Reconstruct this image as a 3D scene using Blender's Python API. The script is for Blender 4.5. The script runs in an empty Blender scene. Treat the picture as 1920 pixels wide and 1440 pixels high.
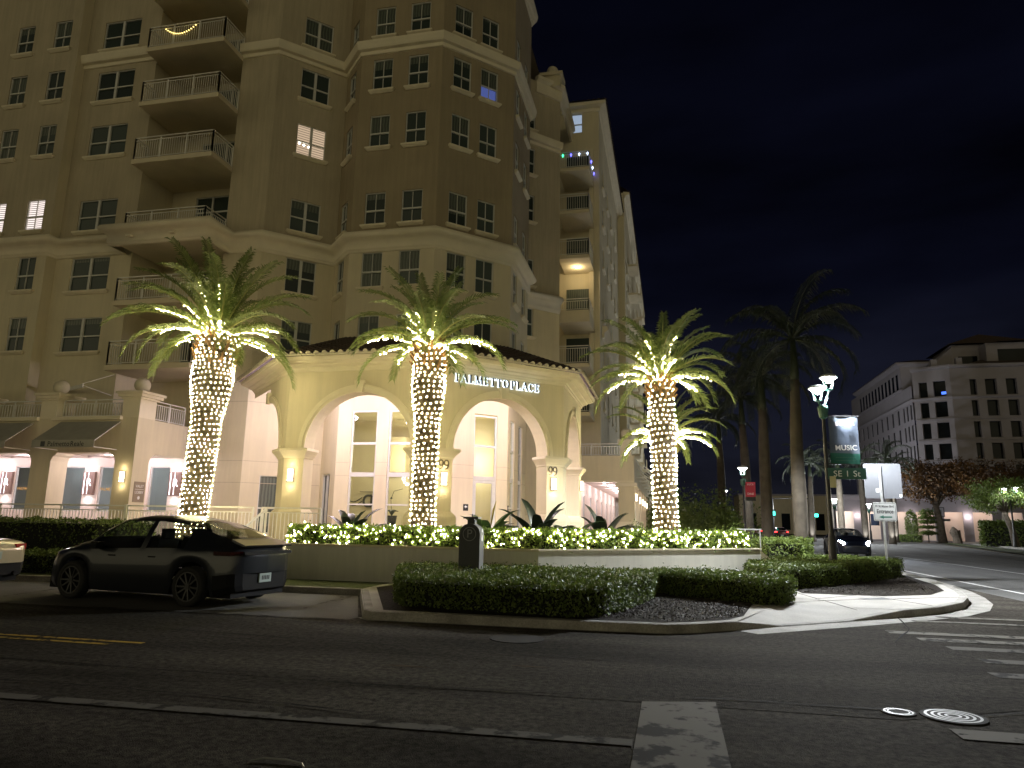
import bpy, math, random
import numpy as np
from mathutils import Vector, Matrix
from mathutils.geometry import tessellate_polygon
R = math.radians
SC = bpy.context.scene
COL = SC.collection
random.seed(7); RNG = np.random.default_rng(11)
S2 = math.sqrt(.5)

# ------------------------------------------------------------------ camera
cd = bpy.data.cameras.new('camera'); cam = bpy.data.objects.new('camera', cd); COL.objects.link(cam)
cd.sensor_fit = 'HORIZONTAL'; cd.sensor_width = 36; cd.lens = 1325/1920*36; cd.clip_start = .1; cd.clip_end = 3000
_p, _y, _r = R(11.08), R(12.65), R(1.04)
_fw = Vector((-math.sin(_y)*math.cos(_p), math.cos(_y)*math.cos(_p), math.sin(_p)))
_rt0 = Vector((math.cos(_y), math.sin(_y), 0)); _up0 = _rt0.cross(_fw)
_rt = _rt0*math.cos(_r)+_up0*math.sin(_r); _up = _up0*math.cos(_r)-_rt0*math.sin(_r)
_m = Matrix((_rt, _up, -_fw)).transposed().to_4x4(); _m.translation = (0, 0, 1.6); cam.matrix_world = _m
SC.camera = cam

# ------------------------------------------------------------------ night sky
W = bpy.data.worlds.new('World'); SC.world = W; W.use_nodes = True
nt = W.node_tree; nt.nodes.clear()
wo = nt.nodes.new('ShaderNodeOutputWorld'); bg = nt.nodes.new('ShaderNodeBackground')
tc = nt.nodes.new('ShaderNodeTexCoord'); sx = nt.nodes.new('ShaderNodeSeparateXYZ')
rmp = nt.nodes.new('ShaderNodeValToRGB')
cr = rmp.color_ramp; cr.elements[0].position = 0; cr.elements[0].color = (.0085, .0088, .0130, 1)
cr.elements[1].position = .75; cr.elements[1].color = (.0003, .00038, .0012, 1)
e = cr.elements.new(.12); e.color = (.0046, .0052, .0098, 1)
e = cr.elements.new(.3); e.color = (.0011, .0013, .0034, 1)
nz = nt.nodes.new('ShaderNodeTexNoise'); nz.inputs['Scale'].default_value = 2.2; nz.inputs['Detail'].default_value = 5
mp = nt.nodes.new('ShaderNodeMapping'); mp.inputs['Scale'].default_value = (1, 1, 3.5)
rm2 = nt.nodes.new('ShaderNodeMapRange'); rm2.inputs[1].default_value = .35; rm2.inputs[2].default_value = .75; rm2.inputs[3].default_value = .5; rm2.inputs[4].default_value = 2.2
mul = nt.nodes.new('ShaderNodeVectorMath'); mul.operation = 'MULTIPLY'
# warm glow added behind the viewer, low in the south, to brighten the facades
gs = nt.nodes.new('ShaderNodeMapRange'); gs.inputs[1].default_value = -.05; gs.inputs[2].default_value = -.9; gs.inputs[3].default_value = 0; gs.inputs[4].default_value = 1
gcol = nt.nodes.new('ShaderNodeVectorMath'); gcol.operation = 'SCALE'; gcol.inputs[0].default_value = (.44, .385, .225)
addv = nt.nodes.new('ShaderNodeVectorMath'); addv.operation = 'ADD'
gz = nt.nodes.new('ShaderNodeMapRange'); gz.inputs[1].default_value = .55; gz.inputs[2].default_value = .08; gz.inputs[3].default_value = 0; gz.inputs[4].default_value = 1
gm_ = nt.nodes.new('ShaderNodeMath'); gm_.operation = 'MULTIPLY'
L = nt.links.new
L(tc.outputs['Generated'], sx.inputs[0]); L(sx.outputs['Z'], rmp.inputs[0])
L(tc.outputs['Generated'], mp.inputs[0]); L(mp.outputs[0], nz.inputs['Vector']); L(nz.outputs[0], rm2.inputs[0])
L(rmp.outputs[0], mul.inputs[0]); L(rm2.outputs[0], mul.inputs[1])
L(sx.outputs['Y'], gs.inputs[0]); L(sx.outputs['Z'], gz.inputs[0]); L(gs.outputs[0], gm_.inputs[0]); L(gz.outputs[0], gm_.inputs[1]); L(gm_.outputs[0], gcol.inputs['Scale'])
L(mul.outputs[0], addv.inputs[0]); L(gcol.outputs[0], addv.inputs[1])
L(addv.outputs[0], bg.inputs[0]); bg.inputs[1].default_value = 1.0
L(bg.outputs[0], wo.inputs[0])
SC.view_settings.view_transform = 'Standard'; SC.view_settings.look = 'None'; SC.view_settings.exposure = .6; SC.view_settings.gamma = 1
SC.render.engine = 'CYCLES'
SC.cycles.use_denoising = True; SC.cycles.sample_clamp_indirect = 3; SC.cycles.sample_clamp_direct = 0
SC.cycles.max_bounces = 6; SC.cycles.diffuse_bounces = 3; SC.cycles.glossy_bounces = 3; SC.cycles.transparent_max_bounces = 10; SC.cycles.transmission_bounces = 4
SC.cycles.caustics_reflective = False; SC.cycles.caustics_refractive = False; SC.cycles.use_light_tree = True

# ------------------------------------------------------------------ helpers
def tag(o, label=None, cat=None, group=None, kind=None):
    if label: o['label'] = label
    if cat: o['category'] = cat
    if group: o['group'] = group
    if kind: o['kind'] = kind
    return o
def empty(name, loc=(0, 0, 0), label=None, cat=None, group=None, rz=0, kind=None):
    o = bpy.data.objects.new(name, None); COL.objects.link(o); o.location = loc; o.rotation_euler = (0, 0, rz); o.empty_display_size = .2
    return tag(o, label, cat, group, kind)
def lamp(name, loc, power, color=(1, 1, 1), size=.1, parent=None, spot=None, aim=None, blend=.6):
    l = bpy.data.lights.new(name, 'SPOT' if spot else 'POINT'); l.energy = power; l.color = color; l.shadow_soft_size = size
    if spot: l.spot_size = R(spot); l.spot_blend = blend
    o = bpy.data.objects.new(name, l); COL.objects.link(o); o.location = loc
    if spot: o.rotation_euler = Vector(aim or (0, 0, -1)).to_track_quat('-Z', 'Y').to_euler()
    if parent: o.parent = parent; o.location = Vector(loc)-parent.location
    return o
class MB:
    def __init__(s): s.v = []; s.f = []; s.m = []
    def add(s, vs, fs, mi=0):
        o = len(s.v); s.v += [tuple(map(float, p)) for p in vs]; s.f += [[i+o for i in f] for f in fs]; s.m += [mi]*len(fs); return s
    def box(s, x0, x1, y0, y1, z0, z1, mi=0):
        return s.add([(x0,y0,z0),(x1,y0,z0),(x1,y1,z0),(x0,y1,z0),(x0,y0,z1),(x1,y0,z1),(x1,y1,z1),(x0,y1,z1)],
                     [(3,2,1,0),(4,5,6,7),(0,1,5,4),(1,2,6,5),(2,3,7,6),(3,0,4,7)], mi)
    def fbox(s, F, u0, u1, z0, z1, o0, o1, mi=0):      # box in a facade frame: along the wall, up, outwards
        P = F.p
        return s.add([P(u0,z0,o1),P(u1,z0,o1),P(u1,z0,o0),P(u0,z0,o0),P(u0,z1,o1),P(u1,z1,o1),P(u1,z1,o0),P(u0,z1,o0)],
                     [(3,2,1,0),(4,5,6,7),(0,1,5,4),(1,2,6,5),(2,3,7,6),(3,0,4,7)], mi)
    def obox(s, c, ax, ay, az, mi=0):                   # oriented box: centre and three half axes
        c, ax, ay, az = map(Vector, (c, ax, ay, az))
        return s.add([c-ax-ay-az,c+ax-ay-az,c+ax+ay-az,c-ax+ay-az,c-ax-ay+az,c+ax-ay+az,c+ax+ay+az,c-ax+ay+az],
                     [(3,2,1,0),(4,5,6,7),(0,1,5,4),(1,2,6,5),(2,3,7,6),(3,0,4,7)], mi)
    def bar(s, a, b, w, h=None, mi=0):
        a, b = Vector(a), Vector(b); d = b-a; l = d.length; d /= l
        up = Vector((0,0,1)) if abs(d.z) < .95 else Vector((1,0,0))
        x = d.cross(up).normalized(); y = x.cross(d); h = h or w
        return s.obox((a+b)/2, x*w/2, d*l/2, y*h/2, mi)
    def tube(s, pts, rad, n=8, mi=0, cap=True):
        pts = [Vector(p) for p in pts]; k = len(pts); rad = rad if hasattr(rad, '__len__') else [rad]*k
        vs = []; x = None
        for i, p in enumerate(pts):
            d = (pts[min(i+1,k-1)]-pts[max(i-1,0)]).normalized()
            if x is None:
                up = Vector((0,0,1)) if abs(d.z) < .9 else Vector((1,0,0)); x = d.cross(up).normalized()
            else: x = (x-d*x.dot(d)).normalized()
            y = d.cross(x)
            vs += [p+(x*math.cos(2*math.pi*j/n)+y*math.sin(2*math.pi*j/n))*rad[i] for j in range(n)]
        fs = [(i*n+j, i*n+(j+1)%n, (i+1)*n+(j+1)%n, (i+1)*n+j) for i in range(k-1) for j in range(n)]
        if cap: fs += [tuple(range(n))[::-1], tuple((k-1)*n+j for j in range(n))]
        return s.add(vs, fs, mi)
    def lathe(s, prof, c=(0,0), n=16, mi=0):            # prof: (radius, z)
        vs = [(c[0]+r*math.cos(2*math.pi*j/n), c[1]+r*math.sin(2*math.pi*j/n), z) for r, z in prof for j in range(n)]
        k = len(prof)
        fs = [(i*n+j, i*n+(j+1)%n, (i+1)*n+(j+1)%n, (i+1)*n+j) for i in range(k-1) for j in range(n)]
        fs += [tuple(range(n))[::-1], tuple((k-1)*n+j for j in range(n))]
        return s.add(vs, fs, mi)
    def poly(s, pts, z, mi=0):
        tris = tessellate_polygon([[Vector((p[0], p[1], 0)) for p in pts]])
        fs = []
        for t in tris:
            a, b, c = [Vector(pts[i][:2]) for i in t]
            fs.append(t if (b-a).cross(c-a) > 0 else t[::-1])
        return s.add([(p[0], p[1], z) for p in pts], fs, mi)
    def sweep(s, path, prof, mi=0, closed=False):        # plan path; profile (outward, z); outward is right of the path
        n = len(path); P = [Vector(p[:2]) for p in path]; vs = []
        for i in range(n):
            a = P[i-1] if (i or closed) else None; b = P[(i+1)%n] if (i < n-1 or closed) else None
            ds = []
            if a is not None: ds.append((P[i]-a).normalized())
            if b is not None: ds.append((b-P[i]).normalized())
            ns = [Vector((d.y, -d.x)) for d in ds]
            m = sum(ns, Vector((0,0))); m = m.normalized(); m = m/max(.35, m.dot(ns[0]))
            vs += [(P[i].x+m.x*o, P[i].y+m.y*o, z) for o, z in prof]
        k = len(prof)
        fs = [(i*k+j, ((i+1)%n)*k+j, ((i+1)%n)*k+j+1, i*k+j+1) for i in range(n if closed else n-1) for j in range(k-1)]
        if not closed: fs += [tuple(range(k)), tuple((n-1)*k+j for j in range(k))[::-1]]
        return s.add(vs, fs, mi)
    def mesh(s, name):
        m = bpy.data.meshes.new(name); m.from_pydata(s.v, [], s.f); return m
    def obj(s, name, mats, parent=None, smooth=False, matrix=None):
        me = s.mesh(name); mats = mats if isinstance(mats, (list, tuple)) else [mats]
        for m in mats: me.materials.append(m)
        if len(mats) > 1: me.polygons.foreach_set('material_index', s.m)
        if smooth: me.polygons.foreach_set('use_smooth', [True]*len(me.polygons))
        return link(name, me, parent, matrix)
def link(name, me, parent=None, matrix=None):
    o = bpy.data.objects.new(name, me); COL.objects.link(o)
    if parent is not None:
        o.parent = parent
        if matrix is not None: o.matrix_basis = Matrix.Translation(-world_loc(parent)) @ matrix
        elif parent.parent is None: o.location = -parent.location
    elif matrix is not None: o.matrix_basis = matrix
    return o
def world_loc(o):
    return o.location.copy()
def np_mesh(name, V, F, mat_, parent=None, smooth=False):   # big meshes from arrays; F: n x k
    me = bpy.data.meshes.new(name); n, k = F.shape
    me.vertices.add(len(V)); me.vertices.foreach_set('co', np.ascontiguousarray(V, dtype=np.float32).ravel())
    me.loops.add(n*k); me.loops.foreach_set('vertex_index', F.astype(np.int32).ravel())
    me.polygons.add(n); me.polygons.foreach_set('loop_start', np.arange(0, n*k, k, dtype=np.int32))
    me.polygons.foreach_set('use_smooth', np.full(n, smooth)); me.materials.append(mat_); me.update(calc_edges=True)
    return link(name, me, parent)
def dup(root, loc, rz=None, label=None, group=None):
    r = root.copy(); COL.objects.link(r); r.location = loc
    if rz is not None: r.rotation_euler = (0, 0, rz)
    if label: r['label'] = label
    if group: r['group'] = group
    for ch in list(root.children):
        c = ch.copy(); COL.objects.link(c); c.parent = r
        for g in list(ch.children):
            d = g.copy(); COL.objects.link(d); d.parent = c
    return r
class Fr:                                                 # a facade: origin, direction along it, outward normal on the right
    def __init__(s, o, d):
        s.o = Vector((o[0], o[1], 0)); s.d = Vector((d[0], d[1], 0)).normalized(); s.n = Vector((s.d.y, -s.d.x, 0))
    def p(s, u, z, out=0): q = s.o+s.d*u+s.n*out; return (q.x, q.y, z)
    def mat(s, u, z, out=0):
        m = Matrix((s.d, -s.n, Vector((0,0,1)))).transposed().to_4x4(); m.translation = s.p(u, z, out); return m

# ------------------------------------------------------------------ materials
def mat(name, col, rough=.8, var=.12, scale=2.5, bump=0, bscale=60, metal=0, col2=None, spec=None, detail=6, grain=None, stretch=None):
    m = bpy.data.materials.new(name); m.use_nodes = True; t = m.node_tree; b = t.nodes['Principled BSDF']
    b.inputs['Roughness'].default_value = rough; b.inputs['Metallic'].default_value = metal
    if spec is not None: b.inputs['Specular IOR Level'].default_value = spec
    co = t.nodes.new('ShaderNodeTexCoord')
    n = t.nodes.new('ShaderNodeTexNoise'); n.inputs['Scale'].default_value = scale; n.inputs['Detail'].default_value = detail
    r = t.nodes.new('ShaderNodeValToRGB'); c2 = col2 or tuple(min(1, c*(1+var)) for c in col)
    c1 = col if col2 else tuple(c*(1-var) for c in col)
    r.color_ramp.elements[0].color = (*c1, 1); r.color_ramp.elements[1].color = (*c2, 1)
    r.color_ramp.elements[0].position = .32; r.color_ramp.elements[1].position = .68
    m1 = t.nodes.new('ShaderNodeMapping'); m1.inputs['Scale'].default_value = stretch or (1,1,1)
    t.links.new(co.outputs['Object'], m1.inputs['Vector']); t.links.new(m1.outputs[0], n.inputs['Vector']); t.links.new(n.outputs[0], r.inputs[0]); t.links.new(r.outputs[0], b.inputs['Base Color'])
    if grain:
        n3 = t.nodes.new('ShaderNodeTexNoise'); n3.inputs['Scale'].default_value = grain[0]; n3.inputs['Detail'].default_value = 4; n3.inputs['Roughness'].default_value = .8
        mr = t.nodes.new('ShaderNodeMapRange'); mr.inputs[1].default_value = .35; mr.inputs[2].default_value = .68; mr.inputs[3].default_value = 1-grain[1]; mr.inputs[4].default_value = 1+grain[1]
        vm = t.nodes.new('ShaderNodeVectorMath'); vm.operation = 'SCALE'
        m3 = t.nodes.new('ShaderNodeMapping'); m3.inputs['Scale'].default_value = grain[2] if len(grain) > 2 else (1,1,1)
        t.links.new(co.outputs['Object'], m3.inputs['Vector']); t.links.new(m3.outputs[0], n3.inputs['Vector']); t.links.new(n3.outputs[0], mr.inputs[0]); t.links.new(r.outputs[0], vm.inputs[0]); t.links.new(mr.outputs[0], vm.inputs['Scale']); t.links.new(vm.outputs[0], b.inputs['Base Color'])
    if bump:
        n2 = t.nodes.new('ShaderNodeTexNoise'); n2.inputs['Scale'].default_value = bscale; n2.inputs['Detail'].default_value = 3
        bp = t.nodes.new('ShaderNodeBump'); bp.inputs['Strength'].default_value = bump; bp.inputs['Distance'].default_value = .02
        t.links.new(co.outputs['Object'], n2.inputs['Vector']); t.links.new(n2.outputs[0], bp.inputs['Height']); t.links.new(bp.outputs[0], b.inputs['Normal'])
    return m
def emat(name, col, strength, sampling='AUTO'):
    m = bpy.data.materials.new(name); m.use_nodes = True; t = m.node_tree; t.nodes.clear()
    o = t.nodes.new('ShaderNodeOutputMaterial'); e = t.nodes.new('ShaderNodeEmission'); e.inputs[0].default_value = (*col, 1); e.inputs[1].default_value = strength
    t.links.new(e.outputs[0], o.inputs[0]); m.cycles.emission_sampling = sampling; return m
def glassmat(name, tint=(.93, .96, .95), ior=1.5):
    m = bpy.data.materials.new(name); m.use_nodes = True; t = m.node_tree; t.nodes.clear()
    o = t.nodes.new('ShaderNodeOutputMaterial'); mx = t.nodes.new('ShaderNodeMixShader'); lw = t.nodes.new('ShaderNodeLayerWeight'); lw.inputs[0].default_value = .5; pw_ = t.nodes.new('ShaderNodeMath'); pw_.operation = 'POWER'; pw_.inputs[1].default_value = 4.5; f = t.nodes.new('ShaderNodeMapRange'); f.inputs[3].default_value = .035; f.inputs[4].default_value = .9
    t.links.new(lw.outputs['Facing'], pw_.inputs[0]); t.links.new(pw_.outputs[0], f.inputs[0])
    tr = t.nodes.new('ShaderNodeBsdfTransparent'); tr.inputs[0].default_value = (*tint, 1); g = t.nodes.new('ShaderNodeBsdfGlossy'); g.inputs['Roughness'].default_value = .02
    t.links.new(f.outputs[0], mx.inputs[0]); t.links.new(tr.outputs[0], mx.inputs[1]); t.links.new(g.outputs[0], mx.inputs[2]); t.links.new(mx.outputs[0], o.inputs[0])
    return m
M = {}
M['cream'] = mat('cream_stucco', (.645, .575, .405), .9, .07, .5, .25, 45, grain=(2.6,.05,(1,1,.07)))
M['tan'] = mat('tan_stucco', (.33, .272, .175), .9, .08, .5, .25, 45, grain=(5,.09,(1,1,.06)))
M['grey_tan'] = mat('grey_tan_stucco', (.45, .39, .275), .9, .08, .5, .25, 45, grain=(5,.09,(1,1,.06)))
M['trim'] = mat('cream_trim', (.74, .67, .50), .8, .05, 1.5, .1, 40)
M['pink'] = mat('lobby_stucco', (.70, .60, .515), .9, .04, .8, .15, 45)
M['white_metal'] = mat('white_painted_metal', (.74, .72, .66), .45, .05, 6)
M['frame'] = mat('white_window_frame', (.60, .60, .56), .5, .04, 5)
M['sill'] = mat('sill_trim', (.72, .65, .49), .8, .06, 3)
def panemat(name, c1, c2, c3):
    """dark window glass; each pane gets its own shade and its own half drawn blind behind it"""
    m = bpy.data.materials.new(name); m.use_nodes = True; t = m.node_tree; b = t.nodes['Principled BSDF']; N = t.nodes.new; K = t.links.new
    b.inputs['Roughness'].default_value = .06; b.inputs['Specular IOR Level'].default_value = .4
    oi = N('ShaderNodeObjectInfo'); co = N('ShaderNodeTexCoord'); sp = N('ShaderNodeSeparateXYZ'); K(co.outputs['Generated'], sp.inputs[0])
    mx = N('ShaderNodeMix'); mx.data_type = 'RGBA'; mx.inputs[6].default_value = (*c1,1); mx.inputs[7].default_value = (*c2,1); K(oi.outputs['Random'], mx.inputs[0])
    h = N('ShaderNodeMath'); h.operation = 'MULTIPLY_ADD'; h.inputs[1].default_value = 7.31; h.inputs[2].default_value = .1; K(oi.outputs['Random'], h.inputs[0])
    fr = N('ShaderNodeMath'); fr.operation = 'FRACT'; K(h.outputs[0], fr.inputs[0])
    lo = N('ShaderNodeMath'); lo.operation = 'MULTIPLY_ADD'; lo.inputs[1].default_value = 1.5; lo.inputs[2].default_value = .02; K(fr.outputs[0], lo.inputs[0])
    gt = N('ShaderNodeMath'); gt.operation = 'GREATER_THAN'; K(sp.outputs['Z'], gt.inputs[0]); K(lo.outputs[0], gt.inputs[1])
    wv = N('ShaderNodeTexWave'); wv.inputs['Scale'].default_value = 2.2; wv.inputs['Distortion'].default_value = 2.5; K(co.outputs['Object'], wv.inputs[0])
    m3 = N('ShaderNodeMix'); m3.data_type = 'RGBA'; m3.inputs[6].default_value = (*[q*.55 for q in c3],1); m3.inputs[7].default_value = (*c3,1); K(wv.outputs[1], m3.inputs[0])
    m2 = N('ShaderNodeMix'); m2.data_type = 'RGBA'; K(gt.outputs[0], m2.inputs[0]); K(mx.outputs[2], m2.inputs[6]); K(m3.outputs[2], m2.inputs[7]); K(m2.outputs[2], b.inputs['Base Color'])
    return m
M['pane'] = panemat('dark_teal_pane', (.022, .032, .029), (.070, .092, .082), (.13, .15, .125))
M['pane_black'] = mat('black_pane', (.003, .004, .005), .06, 0, .45, col2=(.010, .013, .015), spec=.12)
M['pane_lit'] = mat('pale_arcade_pane', (.16, .17, .19), .1, 0, .45, col2=(.24, .25, .28))
M['glass'] = glassmat('clear_glass')
M['tile'] = mat('dark_roof_tile', (.042, .030, .024), .85, 0, 5, .3, 30, col2=(.085, .055, .042))
M['asphalt'] = mat('worn_asphalt', (.033, .0295, .025), .95, 0, 1.1, .6, 90, col2=(.086, .078, .066), detail=13, grain=(13,.6), spec=.02, stretch=(.22,1,1))
M['asphalt_dark'] = mat('newer_asphalt', (.030, .027, .0228), .95, 0, .9, .6, 90, col2=(.072, .065, .0548), detail=13, grain=(13,.55), spec=.02, stretch=(.16,1,1))
M['asphalt_side'] = mat('pale_worn_asphalt', (.065,.064,.062), .9, 0, .8, .4, 90, col2=(.125,.123,.12), detail=12, grain=(15,.3), stretch=(1,.2,1))
M['asphalt_bay'] = mat('bay_paving', (.065, .061, .054), .9, 0, .9, .4, 120, col2=(.10, .095, .085), detail=10, grain=(30,.25))
M['concrete'] = mat('sidewalk_concrete', (.34, .325, .30), .9, 0, 1.3, .3, 80, col2=(.44, .42, .39), detail=8, grain=(34,.12))
M['kerb'] = mat('kerb_concrete', (.20, .19, .175), .9, 0, 2.2, .4, 50, col2=(.36, .345, .315), detail=9, grain=(30,.25))
M['mulch'] = mat('dark_mulch', (.010, .0085, .007), .95, 0, 26, 1, 60, col2=(.055, .047, .040), spec=.05)
M['grass'] = mat('verge_grass', (.045, .07, .018), .95, 0, 14, 1, 120, col2=(.10, .115, .035))
M['paving'] = mat('terrace_paving', (.42, .36, .29), .85, .08, 2)
M['soil'] = mat('planter_soil', (.03, .024, .018), .95, .3, 18, .8, 40)
def paintmat(name, col, wear):
    m = bpy.data.materials.new(name); m.use_nodes = True; t = m.node_tree; b = t.nodes['Principled BSDF']; b.inputs['Roughness'].default_value = .9; b.inputs['Specular IOR Level'].default_value = .05
    co = t.nodes.new('ShaderNodeTexCoord'); n = t.nodes.new('ShaderNodeTexNoise'); n.inputs['Scale'].default_value = 3.2; n.inputs['Detail'].default_value = 15; n.inputs['Roughness'].default_value = .66
    r = t.nodes.new('ShaderNodeValToRGB'); r.color_ramp.elements[0].position = wear; r.color_ramp.elements[1].position = wear+.07
    r.color_ramp.elements[0].color = (.03, .028, .025, 1); r.color_ramp.elements[1].color = (*col, 1)
    t.links.new(co.outputs['Object'], n.inputs['Vector']); t.links.new(n.outputs[0], r.inputs[0]); t.links.new(r.outputs[0], b.inputs['Base Color']); return m
M['paint_white'] = paintmat('worn_white_paint', (.17, .16, .14), .42)
M['paint_old'] = paintmat('old_white_paint', (.12, .112, .10), .42)
M['paint_clean'] = paintmat('white_lane_paint', (.62, .61, .60), .30)
M['paint_yellow'] = paintmat('worn_yellow_paint', (.36, .25, .05), .43)
M['bark'] = mat('date_palm_bark', (.022, .016, .008), .95, 0, 9, .6, 30, col2=(.070, .050, .024))
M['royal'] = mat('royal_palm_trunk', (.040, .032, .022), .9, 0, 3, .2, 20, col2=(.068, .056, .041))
M['shaft'] = mat('palm_crownshaft', (.018, .026, .012), .6, .2, 3)
def leafmat(name, c1, c2, scale=6, rough=.55, trans=.25):
    m = mat(name, c1, rough, 0, scale, col2=c2, detail=2)
    t = m.node_tree; b = t.nodes['Principled BSDF']; out = t.nodes['Material Output']
    tr = t.nodes.new('ShaderNodeBsdfTranslucent'); mx = t.nodes.new('ShaderNodeMixShader'); mx.inputs[0].default_value = trans
    rp = [n for n in t.nodes if n.type == 'VALTORGB'][0]
    t.links.new(rp.outputs[0], tr.inputs[0]); t.links.new(b.outputs[0], mx.inputs[1]); t.links.new(tr.outputs[0], mx.inputs[2]); t.links.new(mx.outputs[0], out.inputs[0])
    return m
M['frond'] = leafmat('date_palm_leaf', (.13, .18, .05), (.24, .305, .09))
M['rachis'] = mat('frond_rib', (.26, .27, .08), .6, .15, 5)
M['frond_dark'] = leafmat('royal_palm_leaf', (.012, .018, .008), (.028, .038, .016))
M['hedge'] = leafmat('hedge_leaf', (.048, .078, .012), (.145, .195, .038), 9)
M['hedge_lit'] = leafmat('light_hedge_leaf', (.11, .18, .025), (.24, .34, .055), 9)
M['hedge_core'] = mat('hedge_inner_twigs', (.006, .008, .004), .95, .3, 8)
M['agave'] = leafmat('bromeliad_leaf', (.012, .020, .012), (.030, .045, .022), 3, .35, .1)
M['lily'] = leafmat('broad_green_leaf', (.03, .065, .02), (.07, .13, .04), 3, .4, .2)
M['orange_leaf'] = leafmat('rust_leaf', (.030, .016, .008), (.13, .062, .014), .5)
M['green_leaf'] = leafmat('bright_tree_leaf', (.07, .11, .02), (.15, .20, .04), 1.2)
M['trunk'] = mat('tree_bark', (.07, .055, .042), .95, 0, 5, .5, 18, col2=(.14, .115, .09))
M['black_metal'] = mat('black_metal', (.012, .012, .013), .45, .2, 5)
M['steel'] = mat('galvanised_steel', (.42, .43, .44), .42, .1, 8, metal=.6)
M['green_metal'] = mat('green_painted_metal', (.03, .10, .075), .5, .15, 6)
M['sign_back'] = mat('aluminium_sign_back', (.10, .104, .115), .8, .08, 1.5, spec=.1)
M['white'] = mat('white_paint', (.75, .75, .73), .55, .03, 4)
M['letter'] = mat('dark_metal_letter', (.045, .045, .048), .4, .1, 4, metal=.4)
M['bronze'] = mat('bronze_number', (.12, .10, .07), .45, .1, 5, metal=.5)
M['bulb'] = emat('warm_white_bulb', (1, .86, .46), 98)
M['wire'] = mat('light_string_wire', (.02, .035, .015), .7, .1, 5)
M['sconce'] = emat('sconce_glass', (1, .80, .52), 4.5)
M['downlight'] = emat('downlight_lens', (1, .88, .78), 9)
M['lantern'] = emat('lantern_glass', (.95, .98, 1), 60)
M['halo'] = emat('letter_backlight', (.72, .86, 1), 2.6)
M['tyre'] = mat('tyre_rubber', (.008, .008, .008), .8, .1, 8)
M['rim'] = mat('dark_alloy', (.07, .07, .072), .35, .1, 5, metal=.8)
M['car_glass'] = glassmat('tinted_car_glass', (.66, .70, .68))
M['car_glass_dark'] = glassmat('dark_rear_glass', (.22, .23, .23))
M['car_dark'] = mat('dark_car_trim', (.006, .006, .007), .6, .1, 5, spec=.15)
M['interior'] = mat('car_interior', (.008, .008, .009), .8, .1, 5)
def carpaint(name, col, metal=.55, rough=.28):
    m = mat(name, col, rough, .04, 3, metal=metal); b = m.node_tree.nodes['Principled BSDF']
    b.inputs['Coat Weight'].default_value = .5; b.inputs['Coat Roughness'].default_value = .04; return m
M['paint_grey'] = carpaint('midnight_grey_paint', (.024, .027, .034), .4)
M['paint_silver'] = carpaint('champagne_silver_paint', (.42, .37, .27), .4)
M['paint_navy'] = carpaint('dark_navy_paint', (.012, .015, .028))
M['paint_maroon'] = carpaint('dark_red_paint', (.06, .012, .012))
M['red_lens'] = mat('red_lens', (.28, .012, .012), .2, .1, 5)
M['red_lamp'] = emat('tail_lamp', (1, .03, .03), 14)
M['head_lamp'] = emat('head_lamp', (.75, .86, 1), 160)
M['awning'] = mat('grey_awning_fabric', (.33, .32, .275), .95, .06, 3)
M['hotel'] = mat('pale_hotel_stucco', (.235, .215, .235), .9, .05, .5)
M['ball'] = mat('cast_stone', (.64, .58, .44), .85, .07, 5, .15, 40)
def tomesh_text(body, size, extrude=.0, spacing=1.0, align='CENTER', bold=0):
    cu = bpy.data.curves.new('lettering', 'FONT'); cu.body = body; cu.size = size; cu.extrude = extrude; cu.space_character = spacing
    cu.offset = bold; cu.align_x = align; cu.align_y = 'CENTER'
    o = bpy.data.objects.new('lettering', cu); COL.objects.link(o); bpy.context.view_layer.update()
    me = bpy.data.meshes.new_from_object(o.evaluated_get(bpy.context.evaluated_depsgraph_get()))
    bpy.data.objects.remove(o); return me
def text_on(name, body, size, F, u, z, out, m, parent=None, extrude=.004, spacing=1.0, sx=1.0, slant=0, align='CENTER', bold=0):
    me = tomesh_text(body, size, extrude, spacing, align, bold); me.materials.clear(); me.materials.append(m)
    # text local x -> along wall, y -> up, z -> outwards
    d, n = F.d, F.n; mm = Matrix((d*sx, Vector((0,0,1))+d*slant, n)).transposed().to_4x4(); mm.translation = F.p(u, z, out)
    me.transform(mm); return link(name, me, parent)

# ================================================================== SETTING: ground, roads, kerbs, markings
def struct(name, mb, m, smooth=False): return tag(mb.obj(name, m, None, smooth), kind='structure')
g = MB(); g.add([(-400,-200,0),(400,-200,0),(400,900,0),(-400,900,0)], [(0,1,2,3)]); struct('road', g, M['asphalt'])
D1, D2 = (1.75,12.8), (3.0,13.86); I1, I2 = (1.75,14.4), (2.6,15.3)
front = [(-80,14.7),(-6.55,14.7),(-5.05,11.5),(-4.8,11.25),(-1.5,11.3),(-.1,11.38),(.35,11.63),(.95,12.12)]
right = [(4.2,14.95),(5.1,15.85),(5.9,17.0),(6.5,18.4),(6.95,20),(7.3,21.7),(7.65,24),(7.9,27),(8.05,32),(8.1,160)]
def shrink(p, d=.15): return p
side = front+[I1,I2]+right+[(-80,160)]
g = MB(); g.poly(side, .13); struct('sidewalk', g, M['concrete'])
g = MB()
prof = [(-.16,.134),(-.03,.137),(-.008,.128),(.0,.11),(.02,.0)]
whole = front+[D1,D2]+right; g.sweep(whole, prof)
for i in (len(front),len(front)+1):
    for j in range(5): q = g.v[i*5+j]; g.v[i*5+j] = (q[0],q[1],q[2]*.16+.002)
g.f = [f for f in g.f if len(f) == 4]; g.m = g.m[:len(g.f)]
struct('kerb', g, M['kerb'])
g = MB()
ins = lambda p, z: (p[0]-.1,p[1]+.11,z)
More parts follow.
